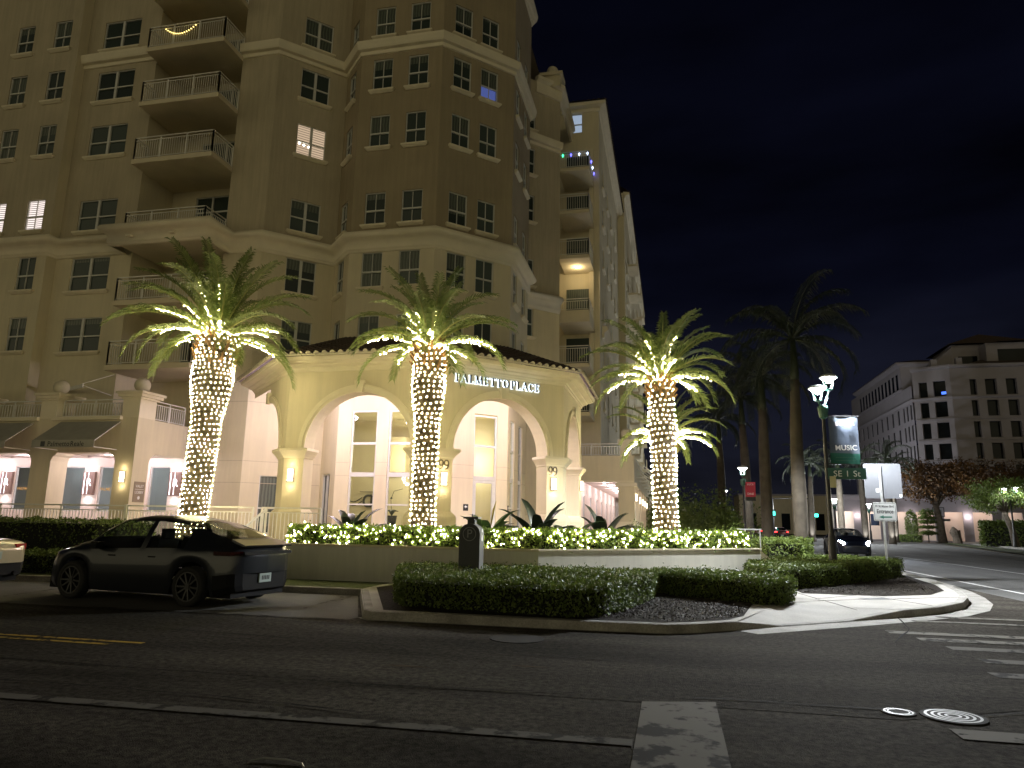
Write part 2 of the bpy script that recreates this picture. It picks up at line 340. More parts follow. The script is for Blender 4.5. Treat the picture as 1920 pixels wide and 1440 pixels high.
g.add([ins(front[-1],.132),ins(D1,.024),ins(D2,.024),ins(right[0],.132),(*I2,.131),(*I1,.131)],[(0,1,5),(1,2,4,5),(2,3,4)]); struct('kerb_ramp', g, M['concrete'])
g = MB(); gut = front[2:]+[D1,D2]+right
g.sweep(front[2:]+[D1], [(.022,.006),(.10,.006)]); g.sweep([front[-1],D1,D2]+right, [(.022,.0065),(.46,.0065)]); struct('gutter', g, M['kerb'])
g = MB(); g.poly([(-80,11.05),(-5.2,11.05),(-5.1,11.4),(-6.6,14.68),(-80,14.68)], .005); struct('parking_bay', g, M['asphalt_bay'])
g = MB(); g.box(-80,-6.6,14.92,16.42,.10,.137); struct('grass_strip', g, M['grass'])
g = MB(); g.poly([(-4.7,11.5),(-1.5,11.5),(-.15,11.56),(.28,11.8),(.85,12.3),(1.15,12.9),(1.45,14.6),(1.6,15.2),(2.3,17.6),(.3,18.4),(-2.2,16.3),(-6.3,16.2),(-6.4,15.2)], .137); struct('planting_bed', g, M['mulch'])
g = MB(); g.poly([(2.9,17.75),(4.6,17.8),(5.8,18.6),(6.55,20.0),(7.0,22),(7.4,26),(7.6,30),(3.4,30),(2.7,20.5)], .137); struct('planting_bed', g, M['mulch'])
g = MB(); g.poly([(-80,-30),(-80,7.75),(-9,7.7),(-2,7.2),(1.9,7.4),(3.3,8.2),(3.7,9.5),(2.2,13.0),(2.0,12.7),(-.2,10.8),(-5,10.6),(-80,10.5),(-80,60)][:11]+[(-80,10.5)], .003)
g = MB(); g.poly([(8.0,17.5),(9.0,15.5),(26,14),(27,45),(34,85),(46,160),(8,160)], .0025); struct('side_street', g, M['asphalt_side'])
g = MB(); g.poly([(-80,7.0),(-6,6.95),(1.9,7.05),(4.6,8.6),(5.2,10.2),(3.2,13.3),(2.2,12.7),(.4,11.0),(-5,10.75),(-80,10.7)], .0035); struct('road_patch', g, M['asphalt_dark'])
M['joint'] = mat('sidewalk_joint', (.05,.047,.042), .95, .2, 6)
for a_, b_ in (((2.9,16.1),(6.3,18.3)),((3.3,14.6),(2.75,18.0)),((5.0,15.95),(4.3,17.9)),((1.6,14.9),(4.1,17.9))):
    g = MB(); g.bar((*a_,.1345),(*b_,.1345),.014,.004); struct('sidewalk_joint', g, M['joint'])
def mark(pts, m='paint_white', z=.009):
    g = MB(); g.poly(pts, z); struct('road_marking', g, M[m])
def line(x0, y0, x1, y1, w, m='paint_white', z=.009):
    d = Vector((x1-x0, y1-y0)).normalized(); n = Vector((-d.y, d.x))*w/2
    mark([(x0-n.x,y0-n.y),(x1-n.x,y1-n.y),(x1+n.x,y1+n.y),(x0+n.x,y0+n.y)], m, z)
line(-60,11.1,-5.2,11.1,.09,'paint_old'); line(-6.48,11.9,-6.70,14.4,.1,'paint_old'); line(-6.56,13.5,-6.72,14.5,.22,'paint_old',.012); line(-12.78,11.85,-13.25,14.4,.1,'paint_old')
line(-60,8.34,-6.6,8.24,.09,'paint_yellow'); line(-60,8.14,-6.9,8.04,.09,'paint_yellow')
line(-40,4.6,-.32,5.74,.16,'paint_old')
mark([(-.3,7.03),(.36,7.2),(.33,-6),(-.33,-6)], 'paint_white')
for x0, y in [(4.6,15.2),(3.95,14.42),(3.1,12.75),(3.35,12.1),(3.5,11.35),(3.55,10.4),(3.3,9.45),(1.98,6.72),(2.0,5.6),(1.9,4.5)]:
    line(x0+.2, y-.02, 8.2+(y<8)*2, y+.05, .30 if y < 14 else .2, 'paint_white' if y > 12 or y < 8 else 'paint_old')
line(8.95,16,8.95,200,.13,'paint_clean'); line(13.15,16,13.15,48,.13,'paint_clean')
for k in range(12): line(13.15,52+k*12,13.15,55+k*12,.13,'paint_clean')
line(24.2,40,36.5,112,.2,'paint_clean'); line(20.4,40,34,110,.14,'paint_yellow')
g = MB(); g.poly([(21.6,46),(26.5,60),(34,100),(33,100),(25.0,61)], .12); g2 = MB()
g = MB(); g.poly([(20.6,42),(22.4,42),(27.2,64),(34.6,104),(33.2,104),(25.4,66)], .11); struct('median', g, M['grass'])
far = [(25.0,30),(26.2,45),(31.2,75),(38.3,117),(44,150)]
g = MB(); g.poly(far+[(140,150),(140,30)], .13); struct('far_sidewalk', g, M['concrete'])
g = MB(); g.sweep(far[::-1], [(-.2,.134),(0,.13),(.02,0)]); struct('far_kerb', g, M['kerb'])
g = MB(); g.poly([(33,80),(80,80),(80,106),(40,106),(38.5,103)], .137); struct('far_lawn', g, M['grass'])

M['iron_black'] = mat('black_iron', (.024,.023,.021), .9, .2, 12, spec=.1)
M['seam'] = mat('tar_seam', (.006,.006,.006), .9, .2, 6, spec=.05)
for path_ in ([(-40,6.95),(-12,6.98),(-3,6.9),(.5,7.35),(2.6,7.35),(6,9.2)], [(-30,9.55),(-8,9.4),(-2.5,9.0),(1,8.9)], [(4.05,14.9),(3.75,13.2),(3.1,11.6),(4.2,9.8)], [(-9,6.2),(-6.2,6.05),(-5.1,6.12),(-2.2,5.95)], [(.6,4.2),(1.3,4.9),(2.9,5.1)]):
    pts_ = []
    for p0_, p1_ in zip(path_[:-1],path_[1:]):
        n_ = max(3, int(math.dist(p0_,p1_)/.35))
        pts_ += [(p0_[0]+(p1_[0]-p0_[0])*i/n_+random.gauss(0,.012), p0_[1]+(p1_[1]-p0_[1])*i/n_+random.gauss(0,.012)) for i in range(n_)]
    g = MB(); w_ = .011
    for p0_, p1_ in zip(pts_[:-1],pts_[1:]):
        d_ = Vector((p1_[0]-p0_[0],p1_[1]-p0_[1])).normalized(); ww = w_*random.uniform(.4,1.5); n_ = (-d_.y*ww, d_.x*ww)
        g.add([(p0_[0]-n_[0],p0_[1]-n_[1],.0135),(p1_[0]-n_[0],p1_[1]-n_[1],.0135),(p1_[0]+n_[0],p1_[1]+n_[1],.0135),(p0_[0]+n_[0],p0_[1]+n_[1],.0135)],[(0,1,2,3)])
    struct('road_seam', g, M['seam'])
def stain(x, y, rx, ry, m, seed):
    rr = random.Random(seed); g = MB(); g.poly([(x+rx*math.cos(a)*rr.uniform(.7,1.2), y+ry*math.sin(a)*rr.uniform(.7,1.2)) for a in np.linspace(0,2*math.pi,18)[:-1]], .0072); struct('road_stain', g, m)
M['oil'] = mat('oil_stain', (.012,.011,.0095), .95, .3, 9, spec=.02); M['rust_dust'] = mat('rusty_dust', (.065,.050,.036), .95, .3, 4, spec=.02)
for i_, s_ in enumerate([(3.6,7.9,.2,.05),(-11.5,9.6,.3,.05)]): stain(*s_, M['oil'], i_)
stain(-2.9,7.9,.28,.05,M['rust_dust'],9); stain(-1.6,8.3,.22,.04,M['rust_dust'],10)
def manhole(x, y, r, label, rings, name='manhole_cover'):
    t = empty(name, (x,y,0), label, 'manhole cover')
    b = MB(); b.lathe([(r,.002),(r,.012),(r*.93,.014)], (x,y), 32); b.obj('frame', M['iron_black'], t)
    for k in range(rings):
        q = r*(.86-.2*k); b = MB(); vs = []
        n = 40
        for i in range(n):
            c, s = math.cos(2*math.pi*i/n), math.sin(2*math.pi*i/n)
            vs += [(x+c*q, y+s*q, .016), (x+c*(q-r*.085), y+s*(q-r*.085), .016)]
        b.add(vs, [(2*i,2*((i+1)%n),2*((i+1)%n)+1,2*i+1) for i in range(n)]); b.obj('ring', M['paint_clean_metal'], t)
M['steel_dark'] = mat('cast_iron', (.03,.03,.03), .5, .2, 12, metal=.5)
M['paint_clean_metal'] = mat('polished_iron_ring', (.20,.20,.19), .5, .1, 9, metal=.2)
manhole(2.36,7.28,.26,'round iron cover with bright concentric rings in the dark asphalt',4)
manhole(1.93,7.30,.14,'small iron cover with bright worn studs in the asphalt, left of the ringed cover',2)
manhole(-2.14,10.15,.38,'large dull round cover in the road close to the kerb',0)
t = empty('utility_cover', (1.9,15.6,.13), 'grey rectangular utility lid set in the pale sidewalk corner', 'utility cover')
b = MB(); b.poly([(1.55,15.7),(2.5,15.6),(3.1,16.3),(2.3,16.9)], .139); b.obj('lid', M['kerb'], t)
t = empty('tactile_pad', (4.3,17.0,.13), 'small dark drain plate on the sidewalk near the rounded kerb', 'drain plate')
b = MB(); b.poly([(4.0,16.75),(4.6,17.05),(4.45,17.35),(3.85,17.05)], .139); b.obj('plate', M['steel_dark'], t)
g = MB(); g.tube([(-2.78,4.61,.01),(-2.7,4.66,.02),(-2.55,4.67,.02),(-2.42,4.65,.012),(-2.38,4.6,.01)], .008, 5)
tag(g.obj('wire_scrap', M['steel']), 'bent scrap of wire lying on the road at the bottom edge', 'wire')

# ================================================================== THE CORNER APARTMENT BUILDING
ROWS = [(8.87,10.49),(11.78,13.44),(14.75,16.33),(18.60,20.24),(21.54,23.18),(24.40,26.0)]
TOP = 33.5
bld = empty('apartment_building', (-14,30,.9), 'tall cream and tan corner apartment building with an octagonal tower and stacked balconies', 'apartment building')
_wm = {}
def win_meshes(w, h, style):
    k = (round(w,2), round(h,2), style)
    if k in _wm: return _wm[k]
    f = MB(); t = .042
    def fb(x0,x1,z0,z1,d0=.05,d1=.14): f.box(x0,x1,d0,d1,z0,z1)
    fb(0,t,0,h); fb(w-t,w,0,h); fb(t,w-t,0,t); fb(t,w-t,h-t,h)
    if style in ('single','plain'):
        fb(t,w-t,h*.42,h*.42+.07,.04,.135)
        if style == 'single': fb(w/2-.014,w/2+.014,t,h*.42,.07,.13); fb(w/2-.014,w/2+.014,h*.42+.07,h-t,.07,.13)
    elif style == 'double':
        fb(w/2-.06,w/2+.06,t,h-t,.04,.135)
        for x0, x1 in ((t,w/2-.06),(w/2+.06,w-t)): fb(x0,x1,h*.44,h*.44+.06,.045,.13)
    elif style == 'slider':
        fb(w/2-.04,w/2+.04,t,h-t,.04,.135)
    elif style == 'door3':
        for q in (1,2): fb(w*q/3-.04,w*q/3+.04,t,h-t,.04,.135)
        fb(t,w*1/3-.04,h*.74,h*.74+.08,.05,.13); fb(w/3+.04,w*2/3-.04,h*.74,h*.74+.08,.05,.13); fb(w*2/3+.04,w-t,h*.74,h*.74+.08,.05,.13)
    p = MB(); p.box(t*.5,w-t*.5,.118,.126,t*.5,h-t*.5)
    s = MB(); s.add([(-.14,-.16,0),(w+.14,-.16,0),(w+.14,.0,.0),(-.14,.0,.0),(-.06,-.05,-.17),(w+.06,-.05,-.17),(w+.06,0,-.17),(-.06,0,-.17),
                     (-.14,-.16,-.07),(w+.14,-.16,-.07),(w+.14,0,-.07),(-.14,0,-.07)],
                    [(0,1,2,3),(0,8,9,1),(8,4,5,9),(1,9,10,2),(9,5,6,10),(0,3,11,8),(8,11,7,4),(7,6,5,4)])
    r = (f.mesh('window'), p.mesh('pane'), s.mesh('sill'))
    r[0].materials.append(M['frame']); r[1].materials.append(M['pane']); r[2].materials.append(M['sill'])
    _wm[k] = r; return r
def window(F, u0, u1, z0, z1, style='single', parent=None, pane=None, sill=True, label=None, out=0):
    a, b, c = win_meshes(u1-u0, z1-z0, style)
    o = link('window', a, parent or bld, F.mat(u0, z0, out))
    if pane is not None: b = b.copy(); b.materials.clear(); b.materials.append(pane)
    link('pane', b, o)
    if sill: link('sill', c, o)
    if label: o['label'] = label
    return o
def panel(mb, F, u0, u1, z0, z1, ops=(), dep=.16, mi=0, out=0):  # wall sheet with recessed openings
    us = sorted({u0,u1,*[q for o in ops for q in o[:2]]}); zs = sorted({z0,z1,*[q for o in ops for q in o[2:]]})
    us = [u for u in us if u0-1e-6 <= u <= u1+1e-6]; zs = [z for z in zs if z0-1e-6 <= z <= z1+1e-6]
    for i in range(len(us)-1):
        for j in range(len(zs)-1):
            um, zm = (us[i]+us[i+1])/2, (zs[j]+zs[j+1])/2
            if any(o[0] < um < o[1] and o[2] < zm < o[3] for o in ops): continue
            mb.add([F.p(us[i],zs[j],out),F.p(us[i+1],zs[j],out),F.p(us[i+1],zs[j+1],out),F.p(us[i],zs[j+1],out)], [(0,1,2,3)], mi)
    for a,b,c,d in ops:
        if c < z0-1e-6 or d > z1+1e-6: continue
        P = F.p; q = out-dep
        mb.add([P(a,c,out),P(b,c,out),P(b,d,out),P(a,d,out),P(a,c,q),P(b,c,q),P(b,d,q),P(a,d,q)], [(0,4,5,1),(1,5,6,2),(2,6,7,3),(3,7,4,0)], mi)
# plan of the visible front, left to right
LB0, LB1, W0, W1 = (-37,25.75), (-28.15,25.75), (-28.15,26.3), (-24.0,26.3)
ST0, ST1 = (-19.75,27.04), (-17.8,27.04)
RE, LC, RC, SE_, EE, RN, RX = (-15.39,29.44), (-13.96,28.0), (-9.9,28.0), (-7.07,30.83), (-7.07,34.9), (-8.5,36.33), (-6.0,38.83)
FL = Fr(LB0,(1,0)); FLr = Fr(LB1,(0,1)); FW = Fr(W0,(1,0)); FST = Fr(ST0,(1,0)); FCH = Fr(ST1,(1,1))
FSW = Fr(RE,(1,-1)); FS = Fr(LC,(1,0)); FSE = Fr(RC,(1,1)); FE = Fr(SE_,(0,1)); FNE = Fr(EE,(-1,1)); FRC = Fr(RN,(1,1))
lowz, crn = .9, 14.25
wl = MB(); wins = []
def face(F, length, cols, style='single', rows=ROWS, z0=.9, dark=None, extra=(), special={}, TOP=33.5):
    ops = []
    for i, (s, h) in enumerate(rows):
        for j, (a, b) in enumerate(cols):
            z_lo = s if not isinstance(style, dict) else s
            ops.append((a, b, s, h)); kw = special.get((i, j), {})
            window(F, a, b, s, h, style, **kw)
    ops += list(extra)
    if dark is None: panel(wl, F, 0, length, z0, TOP, ops, mi=0 if F not in dark_faces else 1)
    else:
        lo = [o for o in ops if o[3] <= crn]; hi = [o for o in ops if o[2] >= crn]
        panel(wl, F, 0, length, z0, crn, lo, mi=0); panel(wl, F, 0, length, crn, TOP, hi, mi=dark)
dark_faces = []
lit_blind = mat('lit_blind', (.7,.62,.5), .8, .02, 2)
def blindmat(name, c, strength, freq, dark=.55):
    m = emat(name, c, strength); t = m.node_tree; e = [n for n in t.nodes if n.type == 'EMISSION'][0]
    co = t.nodes.new('ShaderNodeTexCoord'); sp = t.nodes.new('ShaderNodeSeparateXYZ'); w = t.nodes.new('ShaderNodeMath'); w.operation = 'MULTIPLY'; w.inputs[1].default_value = freq
    s = t.nodes.new('ShaderNodeMath'); s.operation = 'SINE'; r = t.nodes.new('ShaderNodeMapRange'); r.inputs[1].default_value = -1; r.inputs[2].default_value = .2; r.inputs[3].default_value = strength*dark; r.inputs[4].default_value = strength
    t.links.new(co.outputs['Object'], sp.inputs[0]); t.links.new(sp.outputs['Z'], w.inputs[0]); t.links.new(w.outputs[0], s.inputs[0]); t.links.new(s.outputs[0], r.inputs[0]); t.links.new(r.outputs[0], e.inputs[1]); return m
M['blind_warm'] = blindmat('warm_lit_blind', (1,.74,.50), .42, 52, .30)
M['shutter_lit'] = blindmat('white_lit_shutter', (1,.86,.80), .85, 62, .03)
M['blue_lit'] = emat('blue_lit_pane', (.10,.14,.42), .42)
M['cool_lit'] = emat('cool_lit_pane', (.48,.60,.78), .42)
# left block
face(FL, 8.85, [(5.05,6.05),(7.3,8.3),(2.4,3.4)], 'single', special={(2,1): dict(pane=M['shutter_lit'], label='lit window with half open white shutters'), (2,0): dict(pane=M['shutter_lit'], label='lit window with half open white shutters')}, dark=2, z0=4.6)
panel(wl, FLr, 0, .55, 4.6, TOP, mi=0)
# wing wall with paired windows
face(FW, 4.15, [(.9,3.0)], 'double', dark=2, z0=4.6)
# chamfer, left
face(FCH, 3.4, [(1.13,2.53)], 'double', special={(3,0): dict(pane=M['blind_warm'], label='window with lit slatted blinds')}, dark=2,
     extra=[(.77,1.62,.95,3.4)])
window(FCH, .77, 1.62, .95, 3.4, 'plain', sill=False)
q = MB()
for k in range(3):
    p_ = FCH.p(1.3+.22*k, 19.25-.03*k, -.10); q.lathe([(.002,p_[2]-.06),(.06,p_[2]),(.002,p_[2]+.06)], p_[:2], 8)
M['room_lamp'] = emat('room_lamp', (1,.93,.8), 5); q.obj('room_lamp', M['room_lamp'], bld)
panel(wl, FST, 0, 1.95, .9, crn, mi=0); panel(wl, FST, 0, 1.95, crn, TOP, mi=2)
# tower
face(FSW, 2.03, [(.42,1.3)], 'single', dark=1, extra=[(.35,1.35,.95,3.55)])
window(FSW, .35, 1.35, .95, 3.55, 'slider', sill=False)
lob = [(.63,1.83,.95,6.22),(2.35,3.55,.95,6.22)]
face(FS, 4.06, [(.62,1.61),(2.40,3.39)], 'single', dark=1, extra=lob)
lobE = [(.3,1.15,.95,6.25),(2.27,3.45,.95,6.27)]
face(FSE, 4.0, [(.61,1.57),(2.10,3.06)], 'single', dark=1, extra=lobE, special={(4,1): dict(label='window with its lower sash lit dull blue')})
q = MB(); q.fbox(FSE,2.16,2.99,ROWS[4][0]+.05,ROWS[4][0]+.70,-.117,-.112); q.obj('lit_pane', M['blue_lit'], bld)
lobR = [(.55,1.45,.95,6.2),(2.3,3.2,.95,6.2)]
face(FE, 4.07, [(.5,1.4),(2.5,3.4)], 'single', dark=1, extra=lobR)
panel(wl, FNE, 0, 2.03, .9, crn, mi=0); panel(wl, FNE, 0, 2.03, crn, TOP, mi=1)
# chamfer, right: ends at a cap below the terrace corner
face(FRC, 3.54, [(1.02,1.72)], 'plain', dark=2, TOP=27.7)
# recess behind the left balconies
rc = MB()
FB = Fr((-24.0,28.5),(1,0)); FBl = Fr((-24.0,26.3),(0,1)); FBr = Fr((-19.75,28.5),(0,-1))
panel(wl, FBl, 0, 2.2, 4.6, TOP, mi=0); panel(wl, FBr, 0, 1.46, 4.6, TOP, mi=0)
FLOORS = [4.95,8.0,10.92,13.85,17.72,20.66,23.52,26.4,29.3]
drs = [(1.35,4.1,z+.05,z+2.35) for z in FLOORS[1:]]; drs[2] = (1.35,4.1,FLOORS[3]+.05,FLOORS[3]+3.3)
panel(wl, FB, 0, 4.25, 4.6, TOP, drs, mi=0)
for k, d in enumerate(drs): window(FB, *d, 'door3' if k == 2 else 'slider', sill=False)
wl.poly([LB0,LB1,W0,W1,(-24,28.5),(-19.75,28.5),ST0,ST1,RE,LC,RC,SE_,EE,RN,(-8.5,60),(-37,60)], TOP, 0)
# score lines of the lower stucco are shallow grooves' dark reveals
wallo = wl.obj('wall', [M['cream'], M['tan'], M['grey_tan']], bld)
gv = MB()
for z in (3.05,3.98,6.55):
    gv.fbox(FST,0,1.95,z,z+.02,-.01,.003); gv.fbox(FCH,.02,3.38,z,z+.02,-.01,.003)
for z in (3.98,3.42):
    for F, segs in ((FS,[(.02,.63),(1.83,2.35),(3.55,4.04)]),(FSE,[(.02,.3),(1.15,2.27),(3.45,3.98)]),(FE,[(.02,.55),(1.45,2.3),(3.2,4.05)])):
        for a, b in segs: gv.fbox(F,a,b,z,z+.015,-.01,.003)
gv.obj('score_line', M['grey_tan'], bld)
# cornices
path = [LB0,LB1,W0,(-24.25,26.3),(-24.25,25.28),(-19.4,25.28),(-19.4,27.04),ST1,RE,LC,RC,SE_,EE,RN,RX]
c = MB(); c.sweep(path, [(-.05,13.42),(.05,13.44),(.07,13.50),(.07,13.53),(.12,13.56),(.12,13.62),(.13,13.90),(.17,13.93),(.18,13.96),(.33,14.02),(.42,14.12),(.43,14.22),(.36,14.33),(.22,14.40),(-.05,14.42)])
c.obj('cornice', M['trim'], bld, True)
path2 = [LB1,W0,W1]
upc = [(-.05,23.42),(.08,23.46),(.10,23.62),(.26,23.66),(.30,23.75),(.34,23.95),(.34,24.06),(.16,24.12),(-.05,24.14)]
c = MB(); c.sweep([W0,W1], upc); c.sweep([ST0,ST1,RE,LC,RC,SE_,EE,RN,RX], upc); c.obj('cornice', M['trim'], bld)
c = MB(); c.sweep([ST0,ST1,RE,LC,RC,SE_,EE,RN], [(q[0],q[1]+6.0) for q in upc]); c.sweep([W0,W1], [(q[0],q[1]+5.4) for q in upc]); c.obj('cornice', M['trim'], bld)
c = MB(); c.sweep([(RN[0]+1.2,RN[1]+1.2),RX,(-6.0,44)], [(-.05,26.9),(.1,26.95),(.12,27.6),(.3,27.75),(.3,27.95),(-.05,28.0)]); c.obj('cornice', M['trim'], bld)
# balconies: slab and railing, shared meshes
def railing(mb, pts, z0, z1, step=.115, post=1.5, bal=.02):
    for (a, b) in zip(pts[:-1], pts[1:]):
        a, b = Vector((*a,0)), Vector((*b,0)); l = (b-a).length; d = (b-a)/l
        mb.bar(a+Vector((0,0,z1)), b+Vector((0,0,z1)), .05, .045); mb.bar(a+Vector((0,0,z1-.14)), b+Vector((0,0,z1-.14)), .03, .03); mb.bar(a+Vector((0,0,z0+.08)), b+Vector((0,0,z0+.08)), .035, .03)
        n = max(1, round(l/post))
        for i in range(n+1):
            q = a+d*(l*i/n); mb.box(q.x-.025,q.x+.025,q.y-.025,q.y+.025,z0,z1)
        k = int(l/step)
        for i in range(1, k):
            q = a+d*(l*i/k); mb.box(q.x-bal/2,q.x+bal/2,q.y-bal/2,q.y+bal/2,z0+.08,z1-.14)
M['slab'] = mat('balcony_slab', (.68,.60,.43), .9, .06, 1.2)
def balcony(x0, x1, y0, y1, z, parent, moulded=False, yr=None):
    s = MB()
    if not moulded:
        s.box(x0,x1,y0,y1,z-.22,z)
        if yr: s.box(x1-1.0,x1,y1,yr,z-.22,z)
    else: s.box(x0,x1,y0,y1,13.5,z+.35)
    o = s.obj('balcony', M['slab'], parent)
    r = MB(); zb = z+(.55 if moulded else 0); pts = [(x0+.06,y1),(x0+.06,y0+.06),(x1-.06,y0+.06),(x1-.06,yr or y1)]
    railing(r, pts, zb, z+1.07 if not moulded else z+1.25); rr = r.obj('railing', M['white_metal'], o)
    return o
for k, z in enumerate(FLOORS):
    if k in (0,): continue
    b = balcony(-23.9,-19.7,25.45,26.3 if z > 14 or z < 13 else 28.5,z,bld,moulded=(k == 3),yr=27.0)
    d = MB(); d.box(-24.0,-19.75,26.3,28.5,z-.2,z-.004); d.obj('slab', M['slab'], b)
# garland on the top visible balcony railing
gl = MB(); pts = []
for i in range(15):
    t = i/14; pts.append((-22.9+1.6*t, 25.44, 24.35-.34*(1-(2*t-1)**2)))
for p in pts: gl.lathe([(.001,p[2]-.03),(.03,p[2]),(.001,p[2]+.03)], p[:2], 6)
gt = empty('balcony_garland', (-22,25.44,24.3), 'short swag of tiny yellow lights hung on the highest balcony railing', 'string lights')
M['bulb_small'] = emat('yellow_bulb', (1,.72,.2), 4); gl.obj('bulb', M['bulb_small'], gt)
w = MB(); w.tube(pts, .008, 4); w.obj('cable', M['wire'], gt)
# small flood lights under the moulded balcony
for i, x in enumerate((-23.2,-21.0)):
    f = MB(); f.box(x-.06,x+.2,24.98,25.16,13.72,13.8); f.bar((x,25.15,13.76),(x,25.3,13.7),.03); tag(f.obj('flood_light', M['trim']), ['small cream flood light under the moulded balcony, nearer its left corner','small cream flood light under the moulded balcony, nearer the middle'][i], 'flood light', 'flood lights')
# little flagpole bracket on the wing wall
f = MB(); f.bar((-26.9,26.28,7.05),(-24.9,25.5,7.12),.05,.16); f.bar((-24.95,25.5,7.2),(-24.1,26.28,7.75),.03); f.bar((-24.95,25.5,7.15),(-24.1,26.28,6.8),.03)
tag(f.obj('folded_awning', M['white_metal']), 'folded awning with thin white arms on the wall above the terrace', 'awning')

# ------------------------------------------------------------------ lobby inside the tower foot
lobby = empty('lobby_interior', (-11,31,.9), 'warm lit lobby seen through the tall ground floor glazing', 'lobby')
poly = [(-15.0,29.2),(-13.8,28.2),(-10.0,28.2),(-7.25,31),(-7.25,35),(-9,36.6),(-16,36.6)]
M['lobby_wall'] = mat('lobby_wall', (.62,.55,.36), .85, .04, 1); M['lobby_floor'] = mat('lobby_floor', (.45,.40,.32), .25, .06, 2)
b = MB(); b.poly(poly, .905); b.obj('floor', M['lobby_floor'], lobby)
b = MB(); b.add([(p[0],p[1],6.5) for p in poly], [tuple(range(len(poly)))[::-1]]); b.obj('ceiling', M['lobby_wall'], lobby)
b = MB(); b.add([(-16.2,33,.9),(-7.2,33,.9),(-7.2,33,6.5),(-16.2,33,6.5)], [(0,1,2,3)]); b.box(-13.4,-12.5,32.4,32.98,3.9,5.6); b.obj('back_wall', M['lobby_wall'], lobby)
b = MB(); b.add([(-16.1,28.2,.9),(-16.1,33,.9),(-16.1,33,6.5),(-16.1,28.2,6.5)], [(0,1,2,3)]); b.obj('side_wall', M['lobby_wall'], lobby)
lamp('lobby_lamp', (-12.2,31.2,4.4), 140, (1,.86,.55), .25, lobby); lamp('lobby_lamp', (-9.0,32.0,4.4), 100, (1,.86,.60), .25, lobby)
FL2 = Fr((-16,32.97),(1,0))
t = empty('wall_emblem', (-14.3,32.95,2.5), 'large dark double letter emblem on the lobby wall behind the left glazing', 'emblem')
e = MB()
def dshape(mb, cx, cz, w, h, th, flip):
    for (p, q) in [((0,0),(0,h)),((0,h),(w*.5,h)),((0,0),(w*.5,0))]: mb.bar((cx+flip*p[0],32.9,cz+p[1]),(cx+flip*q[0],32.9,cz+q[1]),.05,th)
    pts = [(cx+flip*(w*.5+math.sin(a)*w*.5),32.9,cz+h/2-math.cos(a)*h/2) for a in np.linspace(0,math.pi,9)]
    for a, b in zip(pts[:-1],pts[1:]): mb.bar(a,b,.05,th)
dshape(e,-14.36,2.25,.42,.52,.11,-1); dshape(e,-14.22,2.25,.42,.52,.11,1)
for dz in (0,.18): e.tube([(-15.7+.12*i,32.9,2.62-dz-.16*math.sin(i*.5)) for i in range(8)], .025, 5)
e.bar((-15.0,32.9,2.95),(-13.6,32.9,2.95),.03,.03); e.obj('emblem_letters', M['letter'], t)
t = empty('potted_orchid', (-11.9,29.5,.9), 'tall dark floor pot with an arching orchid behind the lobby glass', 'plant')
p = MB(); p.lathe([(.13,.9),(.23,1.75),(.25,1.8),(.2,1.8)], (-11.9,29.5), 14); p.obj('pot', M['black_metal'], t)
p = MB()
for k in range(9):
    a = k*.7; p.tube([(-11.9,29.5,1.8),(-11.9+.12*math.cos(a),29.5+.12*math.sin(a),2.02),(-11.9+.3*math.cos(a),29.5+.3*math.sin(a),1.98)], [.02,.05,.01], 5)
p.tube([(-11.9,29.5,1.8),(-11.95,29.45,2.5),(-11.8,29.4,2.85),(-11.4,29.4,2.95)], .012, 5); p.lathe([(.0,2.5),(.07,2.55),(0,2.6)], (-11.93,29.45), 6); p.obj('leaves', M['agave'], t)
t = empty('chandelier', (-11.7,31,3.5), 'round crystal chandelier hanging in the lobby behind the left arch', 'chandelier')
c = MB()
for k in range(70):
    th = math.acos(RNG.uniform(-1,.2)); ph = RNG.uniform(0,6.28); r = .34
    q = (-11.7+r*math.sin(th)*math.cos(ph), 31+r*math.sin(th)*math.sin(ph)); c.lathe([(.001,3.5+r*math.cos(th)-.03),(.025,3.5+r*math.cos(th)),(.001,3.5+r*math.cos(th)+.03)], q, 5)
M['crystal'] = emat('crystal_light', (1,.93,1), 3); c.obj('crystals', M['crystal'], t); c = MB(); c.tube([(-11.7,31,3.5),(-11.7,31,6.5)], .012, 5); c.obj('stem', M['steel'], t)
# tall lobby glazing
def lobby_glass(F, a, b, kind):
    fr = MB(); t = .07
    def fb(u0,u1,z0,z1,o0=-.15,o1=-.05): fr.fbox(F,u0,u1,z0,z1,o0,o1)
    top = 6.22
    fb(a,a+t,.95,top); fb(b-t,b,.95,top); fb(a+t,b-t,top-t,top)
    bars = [4.80,3.48] if kind == 'fix' else [4.86,3.46]
    fb(a+t,b-t,bars[0]-.05,bars[0]+.05); fb(a+t,b-t,bars[1]-.09,bars[1]+.09,-.16,-.04)
    fb(a+t,b-t,.95,1.02)
    if kind == 'fix': fb(a+t,b-t,2.2,2.26)
    o = fr.obj('lobby_window', M['frame'], bld)
    g = MB(); g.fbox(F,a+.03,b-.03,.97,top-.03,-.113,-.107); g.obj('pane', M['glass'], o)
    if kind == 'door':
        d = MB(); q = .11
        for u0,u1,z0,z1 in ((a+t,a+t+q,1.02,3.36),(b-t-q,b-t,1.02,3.36),(a+t+q,b-t-q,1.02,1.2),(a+t+q,b-t-q,3.25,3.36)): d.fbox(F,u0,u1,z0,z1,-.14,-.045)
        dd = d.obj('door_leaf', M['frame'], o); h = MB(); h.tube([F.p(b-t-.06,1.7,.0),F.p(b-t-.06,2.2,.0)], .014, 6); h.obj('handle', M['steel'], o)
for a, b, *_ in lob: lobby_glass(FS, a, b, 'fix')
for (a, b, *_), k in zip(lobE, ('door','door')): lobby_glass(FSE, a, b, k)
